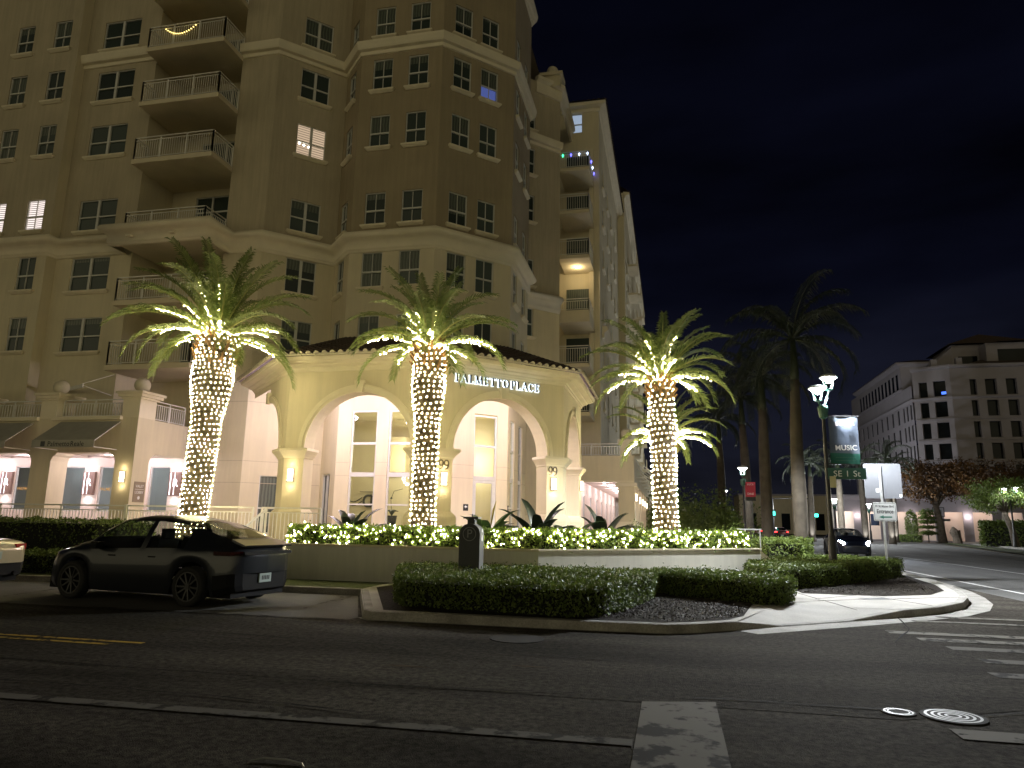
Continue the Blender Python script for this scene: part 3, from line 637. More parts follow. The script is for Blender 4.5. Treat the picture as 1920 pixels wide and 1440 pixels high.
for a, b, *_ in lobR: lobby_glass(FE, a, b, 'fix')
for (F, u, lab) in ((FSE,1.95,'left'),(FE,.28,'right')):
    s = MB(); s.fbox(F,u-.12,u+.12,2.05,2.33,.004,.016); t = s.obj('arrow_sign', M['black_metal'])
    tag(t, f'small black plaque with a white left arrow on the pink wall, {"left of the door" if lab=="left" else "right of the door"}', 'sign')
    s = MB(); s.add([F.p(u-.07,2.22,.019),F.p(u,2.29,.019),F.p(u,2.245,.019),F.p(u+.07,2.245,.019),F.p(u+.07,2.195,.019),F.p(u,2.195,.019),F.p(u,2.15,.019)], [(0,6,1),(6,5,2,1),(2,5,4,3)]); s.obj('arrow', M['white'], t)

# ================================================================== LONG WING ALONG THE SIDE STREET
wing = empty('apartment_wing', (-5,55,.9), 'long receding apartment wing behind the tower with stacked corner balconies and tiled roof', 'apartment building')
w = MB(); WS = Fr((-7.2,43.5),(1,0)); WE = Fr((-4.1,43.5),(0,1)); WE2 = Fr((-3.5,61),(0,1)); WE2s = Fr((-4.1,61),(1,0))
wops = [(.95,2.0,27.55,28.95)]
panel(w, WS, 0, 3.1, 5.0, 29.5, wops, mi=0)
window(WS, .95, 2.0, 27.55, 28.95, 'plain', wing, M['cool_lit'], label='lit pale blue top floor window', sill=False)
fan = MB()
ops = []
for i, (s, h) in enumerate(ROWS):
    for u in (2.0,5.5,9.0,12.5): ops.append((u,u+1.1,s,h)); window(WE, u, u+1.1, s, h, 'plain', wing)
panel(w, WE, 0, 17.5, 5.0, 29.5, ops, mi=0); panel(w, WE2s, 0, .6, 5, 31.5, mi=0)
ops = []
for i, (s, h) in enumerate(ROWS):
    for u in (2,9.5,18,27): ops.append((u,u+1.4,s,h)); window(WE2, u, u+1.4, s, h, 'plain', wing)
panel(w, WE2, 0, 40, 5.0, 31.5, ops, mi=0)
w.poly([(-7.2,43.5),(-4.1,43.5),(-4.1,61),(-3.5,61),(-3.5,101),(-12,101),(-12,43.5)], 29.45)
panel(w, Fr((-7.2,38.0),(0,1)), 0, 5.5, 5.0, 27.6, mi=0)
panel(w, Fr((-3.5,101),(-1,0)), 0, 9, 0, 31.5, mi=0)
w.obj('wall', [M['cream']], wing)
r = MB(); r.sweep([(-9,43.5),(-4.1,43.5),(-4.1,61)], [(-.05,28.95),(.1,29.0),(.12,29.2),(.45,29.3),(.5,29.5),(-.05,29.55)]); r.sweep([(-3.5,61),(-3.5,101)], [(-.05,30.9),(.12,31.0),(.15,31.2),(.5,31.3),(.5,31.5),(-.05,31.6)])
r.sweep([(-4.1,45),(-4.1,61)], [(-.05,13.5),(.12,13.6),(.15,13.9),(.4,14.1),(.3,14.35),(-.05,14.4)]); r.obj('cornice', M['trim'], wing)
def tiles(mb, a, b, c_, d, tile=.28, rows=12, amp=.055, seg=6, step=.03):
    a, b, c_, d = map(Vector, (a, b, c_, d)); l = (b-a).length; nt_ = max(2, round(l/tile)); N = nt_*seg
    nrm = (b-a).cross(d-a).normalized(); nrm = nrm if nrm.z > 0 else -nrm
    vs = []; R_ = rows*2
    for j in range(R_+1):
        k = (j+1)//2; fr = k/rows if j % 2 else (j//2)/rows
        t = (j//2)/rows if j % 2 == 0 else ((j+1)//2)/rows
        lift = step if j % 2 == 0 else 0
        for i in range(N+1):
            s = i/N; p = (a.lerp(b, s)).lerp(d.lerp(c_, s), min(1, t))
            vs.append(p+nrm*(amp*abs(math.sin(math.pi*i/seg))+lift))
    mb.add(vs, [(j*(N+1)+i, j*(N+1)+i+1, (j+1)*(N+1)+i+1, (j+1)*(N+1)+i) for j in range(R_) for i in range(N)])
    return nt_
r = MB(); tiles(r, (-9,42.95,29.52),(-3.55,42.95,29.52),(-5.6,46,31.0),(-9,46,31.0), .35); tiles(r, (-3.55,42.95,29.52),(-3.55,61.0,29.52),(-5.6,61,31),(-5.6,46,31), .4, 6); tiles(r, (-2.95,61,31.55),(-2.95,101,31.55),(-5,101,33),(-5,61,33), .4, 5)
r.obj('roof', M['tile'], wing)
for k, z in enumerate(FLOORS):
    if k in (0,7,8): continue
    x1 = -4.45
    s = MB(); z1 = z if k != 3 else z+.35
    s.box(-6.35,x1,40.65,43.5,(z-.22) if k != 3 else 13.45,z1)
    if k < 7: s.box(-4.75,-4.45,43.2,43.5,z1,FLOORS[k+1]-.22)
    o = s.obj('balcony', M['slab'], wing); rr = MB(); railing(rr, [(-6.3,40.71),(x1-.05,40.71),(x1-.05,43.3)], z1, z+1.07, .13); rr.obj('railing', M['white_metal'], o)
    d = MB(); d.fbox(WS,.95,2.4,z1+.02,z1+2.25,-.02,.03); d.obj('door', M['pane'], o)
    if k in (1,2,4,5,6):
        bx = MB(); bx.box(-5.6,-4.9,42.4,42.9,z1,z1+.75); bx.obj('planter', M['black_metal'], o)
for k, z in enumerate(FLOORS[1:8]):
    for yy in (66,75,84):
        s = MB(); s.box(-3.5,-2.6,yy,yy+3,z-.2,z); railing(s, [(-2.66,yy+.05),(-2.66,yy+2.95)], z, z+1.05, .2, 1.5, .03); s.obj('side_balcony', M['slab'], wing)
lamp('balcony_lamp', (-5.4,42.2,FLOORS[4]-.5), 26, (1,.78,.45), .08, wing)
t = empty('patio_light', (-5.4,42.2,FLOORS[4]-.25), 'small lit ceiling lamp of the warm lit balcony on the far wing', 'lamp'); q = MB(); q.lathe([(.08,FLOORS[4]-.29),(.08,FLOORS[4]-.225)], (-5.4,42.2), 10); q.obj('lens', M['sconce'], t)
cols = [((.05,.9,.35),'green'),((.12,.12,1),'blue'),((.6,.75,1),'pale'),((.7,.8,1),'pale'),((.2,.35,1),'blue'),((.6,.8,1),'pale'),((.15,.15,1),'blue')]
t = empty('coloured_lights', (-5.3,40.6,24.4), 'string of green and blue bulbs on the highest right hand balcony railing', 'string lights')
for i, (c, nme) in enumerate(cols):
    p = (-6.1+.52*i,40.62) if i < 4 else (-4.42,40.9+(i-3)*.8)
    m = bpy.data.materials.get('bulb_'+nme) or emat('bulb_'+nme, c, 3)
    q = MB(); q.lathe([(.01,24.46),(.055,24.38),(.03,24.28),(.002,24.22)], p, 8); q.obj('bulb', m, t)
q = MB(); q.tube([(-6.2,40.62,24.5),(-4.42,40.62,24.5),(-4.42,43,24.5)], .01, 4); q.obj('cable', M['wire'], t)
# parapet cap with ball at the right corner
def finial(x, y, z, r, label, group='ball finials'):
    b = MB(); b.lathe([(r*.5,z-r*1.05),(r*.5,z-r*.9)]+[(r*math.sin(a),z-r*math.cos(a)) for a in np.linspace(.45,math.pi-.01,14)], (x,y), 20)
    return tag(b.obj('ball_finial', M['ball'], None, True), label, 'ball finial', group)
b = MB(); b.box(-7.0,-5.9,38.1,39.0,27.6,28.3); b.box(-7.15,-5.75,37.95,39.15,28.3,28.5); tag(b.obj('parapet_pier', M['cream']), 'cream pier block on the roof edge right of the tower', 'parapet pier')
finial(-6.45,38.55,28.85,.36,'stone ball on the high roof parapet right of the tower')

# ================================================================== ENTRANCE PORTICO
por = empty('entrance_portico', (-8,24,.9), 'octagonal cream entrance portico with tall round arches and a dark tiled roof', 'portico')
PA, PB, PC_, PD = (-12.31,21.0), (-7.22,21.0), (-3.63,24.59), (-3.63,29.67)
PW = (-15.9,24.59)
GSW, GS, GSE, GE = Fr(PW,(1,-1)), Fr(PA,(1,0)), Fr(PB,(1,1)), Fr(PC_,(0,1))
LG, UC, RA, SPR, PT, TH = 5.08, 2.54, 1.83, 3.85, 6.6, .62
def arch_face(mb, mo, F, half=False):
    n = 28; A = [math.pi*i/n for i in range(n+1)]
    arc = [(UC-RA*math.cos(a), SPR+RA*math.sin(a)) for a in A]
    if half: arc = [p for p in arc if p[0] >= UC-1e-6]
    for out, flip in ((0,False),(-TH,True)):
        a0 = 0 if not flip else TH*math.tan(math.pi/8); a1 = LG-a0
        P = lambda u, z: F.p(u, z, out)
        qs = []
        if not half: qs += [[(a0,.9),(UC-RA,.9),(UC-RA,SPR),(a0,SPR)],[(a0,SPR),(UC-RA,SPR),(UC-RA,PT),(a0,PT)]]
        if half: qs += [[(0,6.2),(UC,6.2),(UC,PT),(0,PT)]]
        qs += [[(UC+RA,.9),(a1,.9),(a1,SPR),(UC+RA,SPR)],[(UC+RA,SPR),(a1,SPR),(a1,PT),(UC+RA,PT)]]
        qs += [[arc[i],arc[i+1],(arc[i+1][0],PT),(arc[i][0],PT)] for i in range(len(arc)-1)]
        for q in qs: mb.add([P(*p) for p in q], [(0,1,2,3) if not flip else (3,2,1,0)])
    line_ = ([(UC-RA,.9)] if not half else [])+arc+[(UC+RA,.9)]
    for (u0,z0),(u1,z1) in zip(line_[:-1],line_[1:]):
        mb.add([F.p(u0,z0,0),F.p(u1,z1,0),F.p(u1,z1,-TH),F.p(u0,z0,-TH)], [(0,1,2,3)])
    # archivolt: stepped ring
    for (r0, r1, o) in ((.0,.075,.035),(.075,.20,.07),(.20,.245,.04)):
        vs = []; aa = A if not half else [a for a in A if math.cos(a) <= 1e-6]
        for a in aa:
            for rr, oo in ((RA+r0,0),(RA+r0,o),(RA+r1,o),(RA+r1,0)): vs.append(F.p(UC-rr*math.cos(a), SPR+rr*math.sin(a), oo))
        mo.add(vs, [(4*i+j,4*i+4+j,4*i+5+j,4*i+1+j) for i in range(len(aa)-1) for j in range(3)])
    k = .11; z0, z1 = SPR+RA-.03, SPR+RA+.36
    mo.add([F.p(UC-k,z0,.12),F.p(UC+k,z0,.12),F.p(UC+k*1.6,z1,.12),F.p(UC-k*1.6,z1,.12),F.p(UC-k,z0,0),F.p(UC+k,z0,0),F.p(UC+k*1.6,z1,0),F.p(UC-k*1.6,z1,0)],
           [(0,1,2,3),(0,4,5,1),(1,5,6,2),(2,6,7,3),(3,7,4,0)])
wm, mo = MB(), MB()
for F in (GS,GSE,GE): arch_face(wm, mo, F)
arch_face(wm, mo, GSW, True)
wm.obj('wall', M['cream'], por); mo.obj('archivolt', M['trim'], por)
capprof = [(-.02,3.52),(.03,3.53),(.04,3.58),(.06,3.60),(.10,3.66),(.17,3.74),(.19,3.76),(.19,3.845),(-.02,3.852)]
basep = [(-.02,.90),(.13,.90),(.13,1.66),(.115,1.74),(.07,1.83),(.0,1.9),(-.02,1.9)]
def two(F, G): return [F.p(UC+RA,0,-TH)[:2], F.p(UC+RA,0,0)[:2], G.p(0,0,0)[:2], G.p(UC-RA,0,0)[:2], G.p(UC-RA,0,-TH)[:2]]
paths = [two(GSW,GS), two(GS,GSE), two(GSE,GE), [GE.p(UC+RA,0,-TH)[:2],GE.p(UC+RA,0,0)[:2],PD,(PD[0]-TH,PD[1]+.01)]]
for p in paths:
    c = MB(); c.sweep(p, capprof); c.obj('capital', M['trim'], por); c = MB(); c.sweep(p, basep); c.obj('pier_base', M['cream'], por)
c = MB(); c.sweep([PW,PA,PB,PC_,PD], [(-.05,6.38),(.04,6.40),(.06,6.46),(.10,6.47),(.12,6.52),(.28,6.56),(.30,6.60),(.48,6.63),(.50,6.66),(.56,6.67),(.58,6.80),(-.05,6.82)]); c.obj('cornice', M['trim'], por)
c = MB(); c.add([(p[0],p[1],7.12) for p in ((-15.2,25.3),(-11.9,22.0),(-7.6,22.0),(-4.6,25.0),(-4.6,29.6),(-4.6,33),(-7.3,34.6),(-7.3,30.7),(-9.9,28.2),(-13.9,28.2),(-15.3,29.3),(-17.5,27.1))], [tuple(range(12))[::-1]]); c.obj('ceiling', M['pink'], por)
def off(pts, d):
    m = MB(); m.sweep(pts, [(d,0),(d,1)]); return [Vector(v) for v in m.v[::2]]
ev = off([PW,PA,PB,PC_,PD], .72)
ev = [Vector((v.x,v.y,6.83)) for v in ev]
up = [Vector((*p,9.45)) for p in (RE,LC,RC,SE_,EE)]
rf = MB(); ends = MB()
chl = Vector((-17.3,27.55,7.6))
for i in range(4): tiles(rf, ev[i], ev[i+1], up[i+1], up[i], .29, 16, .06)
rf.add([ev[0], up[0], chl, (ev[0].x-.3,ev[0].y+.3,6.83)], [(0,1,2),(0,2,3)]); ew = MB(); ew.add([ev[4], up[4], (up[4].x,up[4].y,6.7), (ev[4].x-.8,ev[4].y,6.7)], [(0,1,2,3)]); ew.obj('end_wall', M['cream'], por)
rf.obj('roof', M['tile'], por)
for i in range(4):
    a, b = ev[i], ev[i+1]; n = max(2, round((b-a).length/.29)); d = (b-a).normalized(); o = Vector((d.y,-d.x,0))
    for k in range(n):
        c = a+d*((k+.5)*(b-a).length/n)+o*.03+Vector((0,0,-.01))
        vs = [c+d*(.085*math.cos(t))+Vector((0,0,.085*math.sin(t)+.03)) for t in np.linspace(0,math.pi,8)]
        ends.add(vs+[v-o*.12 for v in vs], [tuple(range(8))[::-1]]+[(j,j+1,j+9,j+8) for j in range(7)])
    ends.bar(a+Vector((0,0,-.02)), b+Vector((0,0,-.02)), .05, .05)
ends.obj('eave_tiles', M['ball'], por)
# downlights of the portico
for i, (x, y) in enumerate([(-12.4,24.0),(-9.9,23.2),(-7.3,24.0),(-5.5,26.0),(-5.2,28.6),(-14.4,25.6),(-9.9,25.6)]):
    t = empty('downlight', (x,y,7.1), 'round recessed downlight in the portico ceiling', 'downlight', 'portico downlights')
    q = MB(); q.lathe([(.10,7.08),(.10,7.11)], (x,y), 14); q.obj('lens', M['downlight'], t); q = MB(); q.lathe([(.135,7.07),(.135,7.115),(.10,7.115),(.10,7.07)], (x,y), 14); q.obj('rim', M['white'], t)
    lamp('downlight_lamp', (x,y,6.3), 190, (1,.84,.98), .1, t)
# wall lamps
def sconce(F, u, z, label, parent=None):
    t = empty('wall_lamp', F.p(u,z,0), label, 'wall lamp', 'wall lamps on the piers')
    q = MB(); q.fbox(F,u-.085,u+.085,z-.22,z+.22,.0,.03); q.fbox(F,u-.088,u+.088,z+.20,z+.225,.03,.13); q.fbox(F,u-.088,u+.088,z-.225,z-.20,.03,.13); q.fbox(F,u-.088,u+.088,z-.12,z-.10,.028,.128); q.obj('bracket', M['letter'], t)
    q = MB(); q.fbox(F,u-.078,u+.078,z-.2,z+.2,.031,.12); q.obj('lamp_glass', M['sconce'], t)
    lamp('sconce_lamp', F.p(u,z+.34,.16), 2.4, (1,.80,.48), .05, t); lamp('sconce_lamp', F.p(u,z-.36,.16), 2.4, (1,.80,.48), .05, t)
sconce(GS,.31,2.98,'lit square wall lamp on the left pier of the portico'); sconce(GSE,.40,2.9,'lit square wall lamp under the number 99 beside the middle palm trunk')
sconce(GSE,4.62,2.92,'lit square wall lamp under the number 99 on the right pier of the portico'); sconce(GE,4.72,3.12,'lit square wall lamp at the far right end of the portico, seen edge on')
# house numbers
def number(F, u, z, label):
    t = empty('house_number', F.p(u,z,0), label, 'house number', 'house numbers')
    for k in (-1,1):
        q = MB(); c = u+k*.095
        ring = [(c+.075*math.cos(a), z+.06+.085*math.sin(a)) for a in np.linspace(0,2*math.pi,17)]
        for (a, b) in zip(ring[:-1],ring[1:]): q.bar(F.p(a[0],a[1],.02),F.p(b[0],b[1],.02),.03,.03)
        tail = [(c+.075,z+.06),(c+.07,z-.03),(c+.03,z-.11),(c-.04,z-.135)]
        for (a, b) in zip(tail[:-1],tail[1:]): q.bar(F.p(a[0],a[1],.02),F.p(b[0],b[1],.02),.028,.03)
        q.obj('digit', M['bronze'], t)
number(GSE,.40,3.34,'dark number 99 on the pier just right of the middle palm trunk'); number(GSE,4.62,3.36,'dark number 99 on the right pier of the portico')
# the name over the right arch, halo lit serif letters
sg = empty('building_sign', GSE.p(2.4,6.0,0), 'halo lit dark serif letters reading PALMETTO PLACE over the right arch', 'sign')
def glyph(ch):
    t, n = .17, .075   # thick and thin strokes, unit cap height; (x0,z0,x1,z1,w)
    def ser(x, z, w=.16): return (x-w,z,x+w,z,.05)
    def arc(cx, cz, rx, rz, a0, a1, w, k=14):
        p = [(cx+rx*math.cos(R(a)),cz+rz*math.sin(R(a))) for a in np.linspace(a0,a1,k)]
        return [(*a,*b,w if .25 < (i+.5)/(k-1) < .75 else (w+n)/2) for i,(a,b) in enumerate(zip(p[:-1],p[1:]))]
    S = {'P': ([(.16,0,.16,1,t),ser(.16,.025),(.02,.97,.36,.97,.05),(.16,.48,.38,.48,n)]+arc(.36,.73,.22,.245,-90,90,t*.85),.66),
         'A': ([(.04,0,.36,1,n),(.36,1,.70,0,t),ser(.05,.025,.12),ser(.70,.025,.14),(.17,.36,.55,.36,.06)],.82),
         'L': ([(.16,0,.16,1,t),ser(.16,.975),(.02,.03,.58,.03,.06),(.56,.0,.58,.24,.05)],.66),
         'M': ([(.10,0,.14,1,n),(.14,1,.46,.05,t),(.46,.05,.78,1,n),(.80,1,.84,0,t),ser(.10,.025,.12),ser(.84,.025,.15),ser(.10,.975,.08),ser(.82,.975,.1)],1.02),
         'E': ([(.16,0,.16,1,t),(.02,.97,.56,.97,.06),(.02,.03,.58,.03,.06),(.16,.52,.46,.52,.055),(.55,.82,.56,.98,.05),(.57,.02,.58,.2,.05),(.46,.43,.46,.61,.05)],.68),
         'T': ([(.36,0,.36,1,t),ser(.36,.025),(.02,.97,.70,.97,.06),(.03,.80,.03,.98,.05),(.69,.80,.69,.98,.05)],.74),
         'O': (arc(.42,.5,.35,.48,-60,60,t)+arc(.42,.5,.35,.48,120,240,t)+arc(.42,.5,.35,.48,60,120,n,6)+arc(.42,.5,.35,.48,240,300,n,6),.86),
         'C': (arc(.42,.5,.35,.48,120,240,t)+arc(.42,.5,.35,.48,45,120,n,8)+arc(.42,.5,.35,.48,240,315,n,8)+[(.67,.72,.69,.92,.05),(.68,.10,.69,.2,.05)],.78)}
    return S[ch]
word = 'PALMETTO PLACE'; H_ = .265
adv = sum(glyph(c)[1] if c != ' ' else .12 for c in word)+.13*(len(word)-1); scl = 3.36/(adv*H_)
u = .70
for c in word:
    if c == ' ': u += .12*H_*scl; continue
    st, a_ = glyph(c); q, h = MB(), MB()
    for i, (x0,z0,x1,z1,w_) in enumerate(st):
        p0 = (u+x0*H_*scl*.98, 6.05+z0*H_); p1 = (u+x1*H_*scl*.98, 6.05+z1*H_)
        d = Vector((p1[0]-p0[0],p1[1]-p0[1])); l = d.length or .01; d /= l; n_ = Vector((-d.y,d.x)); o_ = .0006*i
        for mb, ww, ex, o0, o1 in ((q,w_*H_/2,.004,.055+o_,.085+o_),(h,w_*H_/2+.005,.007,.012+o_*.2,.03+o_*.2)):
            a0 = Vector(p0)-d*ex; a1 = Vector(p1)+d*ex
            cs = [a0-n_*ww,a1-n_*ww,a1+n_*ww,a0+n_*ww]
            mb.add([GSE.p(v.x,v.y,o1) for v in cs]+[GSE.p(v.x,v.y,o0) for v in cs], [(0,1,2,3),(7,6,5,4),(0,4,5,1),(1,5,6,2),(2,6,7,3),(3,7,4,0)])
    lt = q.obj('letter', M['letter'], sg); h.obj('backlight', M['halo'], lt)
    u += (a_+.13)*H_*scl

# ================================================================== PODIUM, ARCADES
g = MB(); g.poly([(-40,19.3),(-9.65,19.3),(-3.2,19.3),(-1.5,22.5),(-1.5,101),(-40,101)], .9); g.sweep([(-40,19.3),(-9.65,19.3)], [(0,.12),(0,.9)]); g.sweep([(-1.5,23),(-1.5,101)], [(0,.12),(0,.9)]); struct('terrace_floor', g, M['paving'])
arc_l = empty('shop_arcade', (-26,25,.9), 'cream shop arcade with a roof terrace at the far left of the building', 'arcade')
a = MB(); PX = [(-37.8,-36.9),(-33.6,-32.7),(-29.5,-28.55),(-25.45,-24.5),(-21.45,-20.6)]
for x0, x1 in PX: a.box(x0,x1,24,24.85,.9,4.05)
a.box(-40,-20.6,24,24.85,4.05,5.45); a.box(-21.45,-20.6,24.85,27.04,4.07,5.45)
for x0, x1 in PX:
    for s, x in ((1,x1),(-1,x0)):
        if x == -20.6: continue
        pts = [(x,4.05),(x+s*.26,4.05),(x+s*.2,3.97),(x+s*.08,3.9),(x+s*.02,3.78),(x,3.72)]
        if s > 0: pts = pts[::-1]
        vs = [(p[0],24.003,p[1]) for p in pts]+[(p[0],24.847,p[1]) for p in pts]; n = len(pts)
        a.add(vs, [tuple(range(n)),tuple(range(n,2*n))[::-1]]+[(i,n+i,n+(i+1)%n,(i+1)%n) for i in range(n)])
pts = [(24.85,4.07),(25.12,4.07),(25.05,3.99),(24.93,3.9),(24.87,3.78),(24.85,3.72)]; n = len(pts)
a.add([(-20.603,p[0],p[1]) for p in pts]+[(-21.447,p[0],p[1]) for p in pts], [tuple(range(n))[::-1],tuple(range(n,2*n))]+[(i,(i+1)%n,n+(i+1)%n,n+i) for i in range(n)])
a.obj('wall', M['cream'], arc_l)
for (x0,x1) in [(-24.5,-21.45),(-28.55,-25.45),(-32.7,-29.5)]:
    c = MB(); c.box(x0-.12,x1+.12,23.86,24.5,5.36,5.5); c.obj('ledge', M['trim'], arc_l)
    c = MB(); railing(c, [(x0,24.3),(x1,24.3)], 5.5, 6.24, .13, 1.5, .03); c.obj('railing', M['white_metal'], arc_l)
c = MB(); railing(c, [(-20.8,25.0),(-20.8,26.95)], 5.45, 6.28, .13, 1.0, .03); c.obj('railing', M['white_metal'], arc_l)
for i, (x0, x1) in enumerate(PX):
    c = MB(); m_ = (x0+x1)/2+.03; s_ = .40
    c.box(m_-s_,m_+s_,24.003,24.93,5.45,6.2); c.box(m_-s_-.06,m_+s_+.06,23.95,25.0,6.2,6.28); c.box(m_-s_-.16,m_+s_+.16,23.86,25.1,6.28,6.40); c.box(m_-s_-.23,m_+s_+.23,23.78,25.16,6.40,6.50)
    c.obj('pier_cap', M['trim'], arc_l)
    if i >= 2: finial(m_,24.47,6.84,.31,['stone ball on the arcade pier at the far left edge','stone ball on the arcade pier left of the green awning end','stone ball on the arcade pier beside the left palm trunk'][i-2])
c = MB(); c.box(-40,-20.62,24.86,27.0,4.25,4.3); c.obj('ceiling', M['pink'], arc_l)
for x in (-22.95,-27.0,-31.1): c = MB(); c.box(x-1.75 if x < -23 else -24.4,x+1.5,24.9,26.9,4.10,4.245); c.obj('ceiling_beam', M['pink'], arc_l)
shop = empty('shop', (-26,27,.9), 'pink lit shop front with tall windows inside the left arcade', 'shop front')
FSH = Fr((-40,27.0),(1,0)); sw = [(10.6,12.0),(13.08,14.36),(15.15,16.34),(17.75,18.74),(6.5,7.9)]
s = MB(); panel(s, FSH, 0, 19.9, .9, 4.4, [(p,q,1.75,3.72) for p,q in sw], .12); s.obj('wall', M['pink'], shop)
for p, q in sw:
    o = window(FSH, p, q, 1.75, 3.72, 'open', shop, M['glass'], False)
s = MB(); s.box(-40,-20.2,30.0,30.1,.9,4.4); s.box(-40,-20.2,27.3,30,.89,.93); s.box(-20.25,-20.2,27.2,30,.9,4.4); s.add([(-40,27.2,4.35),(-20.2,27.2,4.35),(-20.2,30,4.35),(-40,30,4.35)],[(0,3,2,1)])
s.box(-26.6,-25.9,29.9,29.99,1.0,3.1); s.box(-21.9,-21.4,29.85,29.99,1.0,2.9); s.obj('room', mat('shop_room_wall', (.40,.41,.42), .85, .05, 1), shop)
for x in (-28.5,-24.8,-22): lamp('shop_lamp', (x,28.6,4.1), 30, (.92,.96,1), .2, shop)
s = MB(); s.bar((-23.4,27.9,2.0),(-24.2,27.9,2.35),.04,.04); s.bar((-24.2,27.9,2.35),(-24.4,27.9,1.9),.04,.04); s.box(-24.5,-23.3,27.7,28.2,1.6,1.78); s.bar((-24.0,27.9,2.3),(-23.6,27.9,2.1),.1,.04); tag(s.obj('easel', M['black_metal']), 'dark tilted stand inside the shop window near the arcade pier', 'stand')
M['gold'] = mat('gold_leaf', (.65,.42,.12), .4, .05, 4, metal=.3)
text_on('window_lettering', 'PALMETTO R', .19, FSH, 15.76, 2.72, -.06, M['gold'], shop, .002, bold=.003)
text_on('window_lettering', 'PALMETTO R', .19, FSH, 11.3, 2.72, -.06, M['gold'], shop, .002)
q = MB(); q.fbox(FSH,16.0,16.28,2.95,3.2,-.07,-.065); q.obj('window_emblem', M['gold'], shop); text_on('window_emblem_letter','R',.2,FSH,16.14,3.07,-.06,M['white'],shop,.002)
for i, x in enumerate((14.72,10.25,19.12)):
    t = empty('shop_sign', FSH.p(x,3,0), ['bronze wall sign with a white letter R between the two middle shop windows','bronze wall sign with a white letter R at the far left shop window','bronze wall sign with a white letter R just left of the left palm trunk'][i], 'sign', 'letter signs of the shop')
    q = MB(); q.fbox(FSH,x-.3,x+.3,2.46,3.48,0,.12); q.obj('panel', mat('bronze_panel', (.22,.15,.12), .5, .1, 4, metal=.3) if 'bronze_panel' not in bpy.data.materials else bpy.data.materials['bronze_panel'], t)
    q = MB(); q.fbox(FSH,x-.22,x-.19,2.5,3.45,.121,.128); q.fbox(FSH,x-.02,x-.0,2.5,3.45,.121,.125); q.obj('light_line', M['crystal'], t)
    text_on('letter', 'R', .46, FSH, x+.04, 3.0, .13, M['crystal'], t, .002)
    lamp('sign_lamp', FSH.p(x,3.66,.14), 3, (.85,.88,1), .05, t); lamp('sign_lamp', FSH.p(x,2.26,.14), 3, (.85,.88,1), .05, t)
for x in (-21.6,-23.0,-25.9,-27.4,-30.2,-32): lamp('arcade_lamp', (x,25.5,4.02), 80, (1,.83,.95), .12, arc_l)
for x in (-23.0,-27.1,-31.2):
    t = empty('downlight', (x,25.5,4.09), 'round downlight under the left arcade ceiling', 'downlight', 'arcade downlights'); q = MB(); q.lathe([(.08,4.07),(.08,4.098)], (x,25.5), 12); q.obj('lens', M['downlight'], t)
FA = Fr((-40,24),(1,0))
sconce(FA,19.02,3.08,'lit square wall lamp on the arcade pier left of the left palm')
FAE = Fr((-20.6,24),(0,1))
t = empty('valet_sign', FAE.p(.5,2.6,0), 'taupe wall plaque reading VALET and LOBBY on the arcade corner pier', 'sign')
q = MB(); q.fbox(FAE,.18,.78,2.12,2.92,.003,.02); q.obj('plaque', mat('taupe_plaque', (.25,.20,.14), .6, .05, 4), t)
text_on('lettering','VALET',.155,FAE,.48,2.74,.022,M['white'],t,.002); text_on('lettering','LOBBY',.155,FAE,.48,2.50,.022,M['white'],t,.002)
q = MB(); q.fbox(FAE,.24,.72,2.615,2.63,.02,.024); q.add([FAE.p(.48+.07*math.cos(a),2.29+.07*math.sin(a),.024) for a in np.linspace(0,6.1,14)],[tuple(range(14))]); q.obj('rule', M['white'], t)
# awnings
M['dark_letter'] = mat('faded_awning_lettering', (.02,.018,.016), .9, .1, 4)
def awning(x0, x1, label):
    t = empty('awning', ((x0+x1)/2,23.4,4.8), label, 'awning', 'arcade awnings')
    q = MB(); q.add([(x0,23.99,5.30),(x1,23.99,5.30),(x1,22.8,4.42),(x0,22.8,4.42),(x0,23.99,5.28),(x1,23.99,5.28),(x1,22.8,4.40),(x0,22.8,4.40)],
                    [(3,2,1,0),(4,5,6,7),(0,1,5,4),(1,2,6,5),(2,3,7,6),(3,0,4,7)]); q.obj('canopy', M['awning'], t)
    v = MB(); v.box(x0,x1,22.785,22.8,4.13,4.415); v.obj('valance', M['awning'], t)
    f = MB(); f.bar((x0+.03,23.98,4.15),(x0+.03,22.82,4.15),.025); f.bar((x1-.03,23.98,4.15),(x1-.03,22.82,4.15),.025); f.bar((x1-.03,23.98,5.26),(x1-.03,22.82,4.39),.025); f.obj('frame', M['white_metal'], t)
    FV = Fr((x0,22.785),(1,0))
    text_on('lettering','Palmetto',.27,FV,1.25,4.26,.004,M['dark_letter'],t,.002,1.05); text_on('lettering','Reale',.27,FV,2.1,4.26,.004,M['dark_letter'],t,.002,1.05)
    e = MB(); e.fbox(FV,.42,.62,4.17,4.37,.003,.008); e.obj('emblem', M['letter'], t)
awning(-24.26,-21.40,'grey awning lettered along its front edge, over the right arcade bay'); awning(-28.5,-25.55,'grey awning cut by the left edge of the picture')
# closed parasol and dark chair on the terrace
t = empty('closed_parasol', (-21.9,25.6,5.0), 'closed brown striped parasol standing on the arcade terrace', 'parasol')
q = MB(); q.lathe([(.05,5.6),(.17,5.9),(.15,6.4),(.08,6.9),(.03,7.15)], (-21.9,25.6), 8); q.obj('canopy', mat('striped_canvas', (.12,.07,.04), .9, 0, 9, col2=(.32,.27,.2)), t)
q = MB(); q.tube([(-21.9,25.6,5.0),(-21.9,25.6,7.2)], .02, 6); q.obj('pole', M['letter'], t)
g = MB(); g.box(-40,-20.62,24.86,26.9,4.95,5.0); tag(g.obj('terrace_deck', M['paving']), kind='structure')
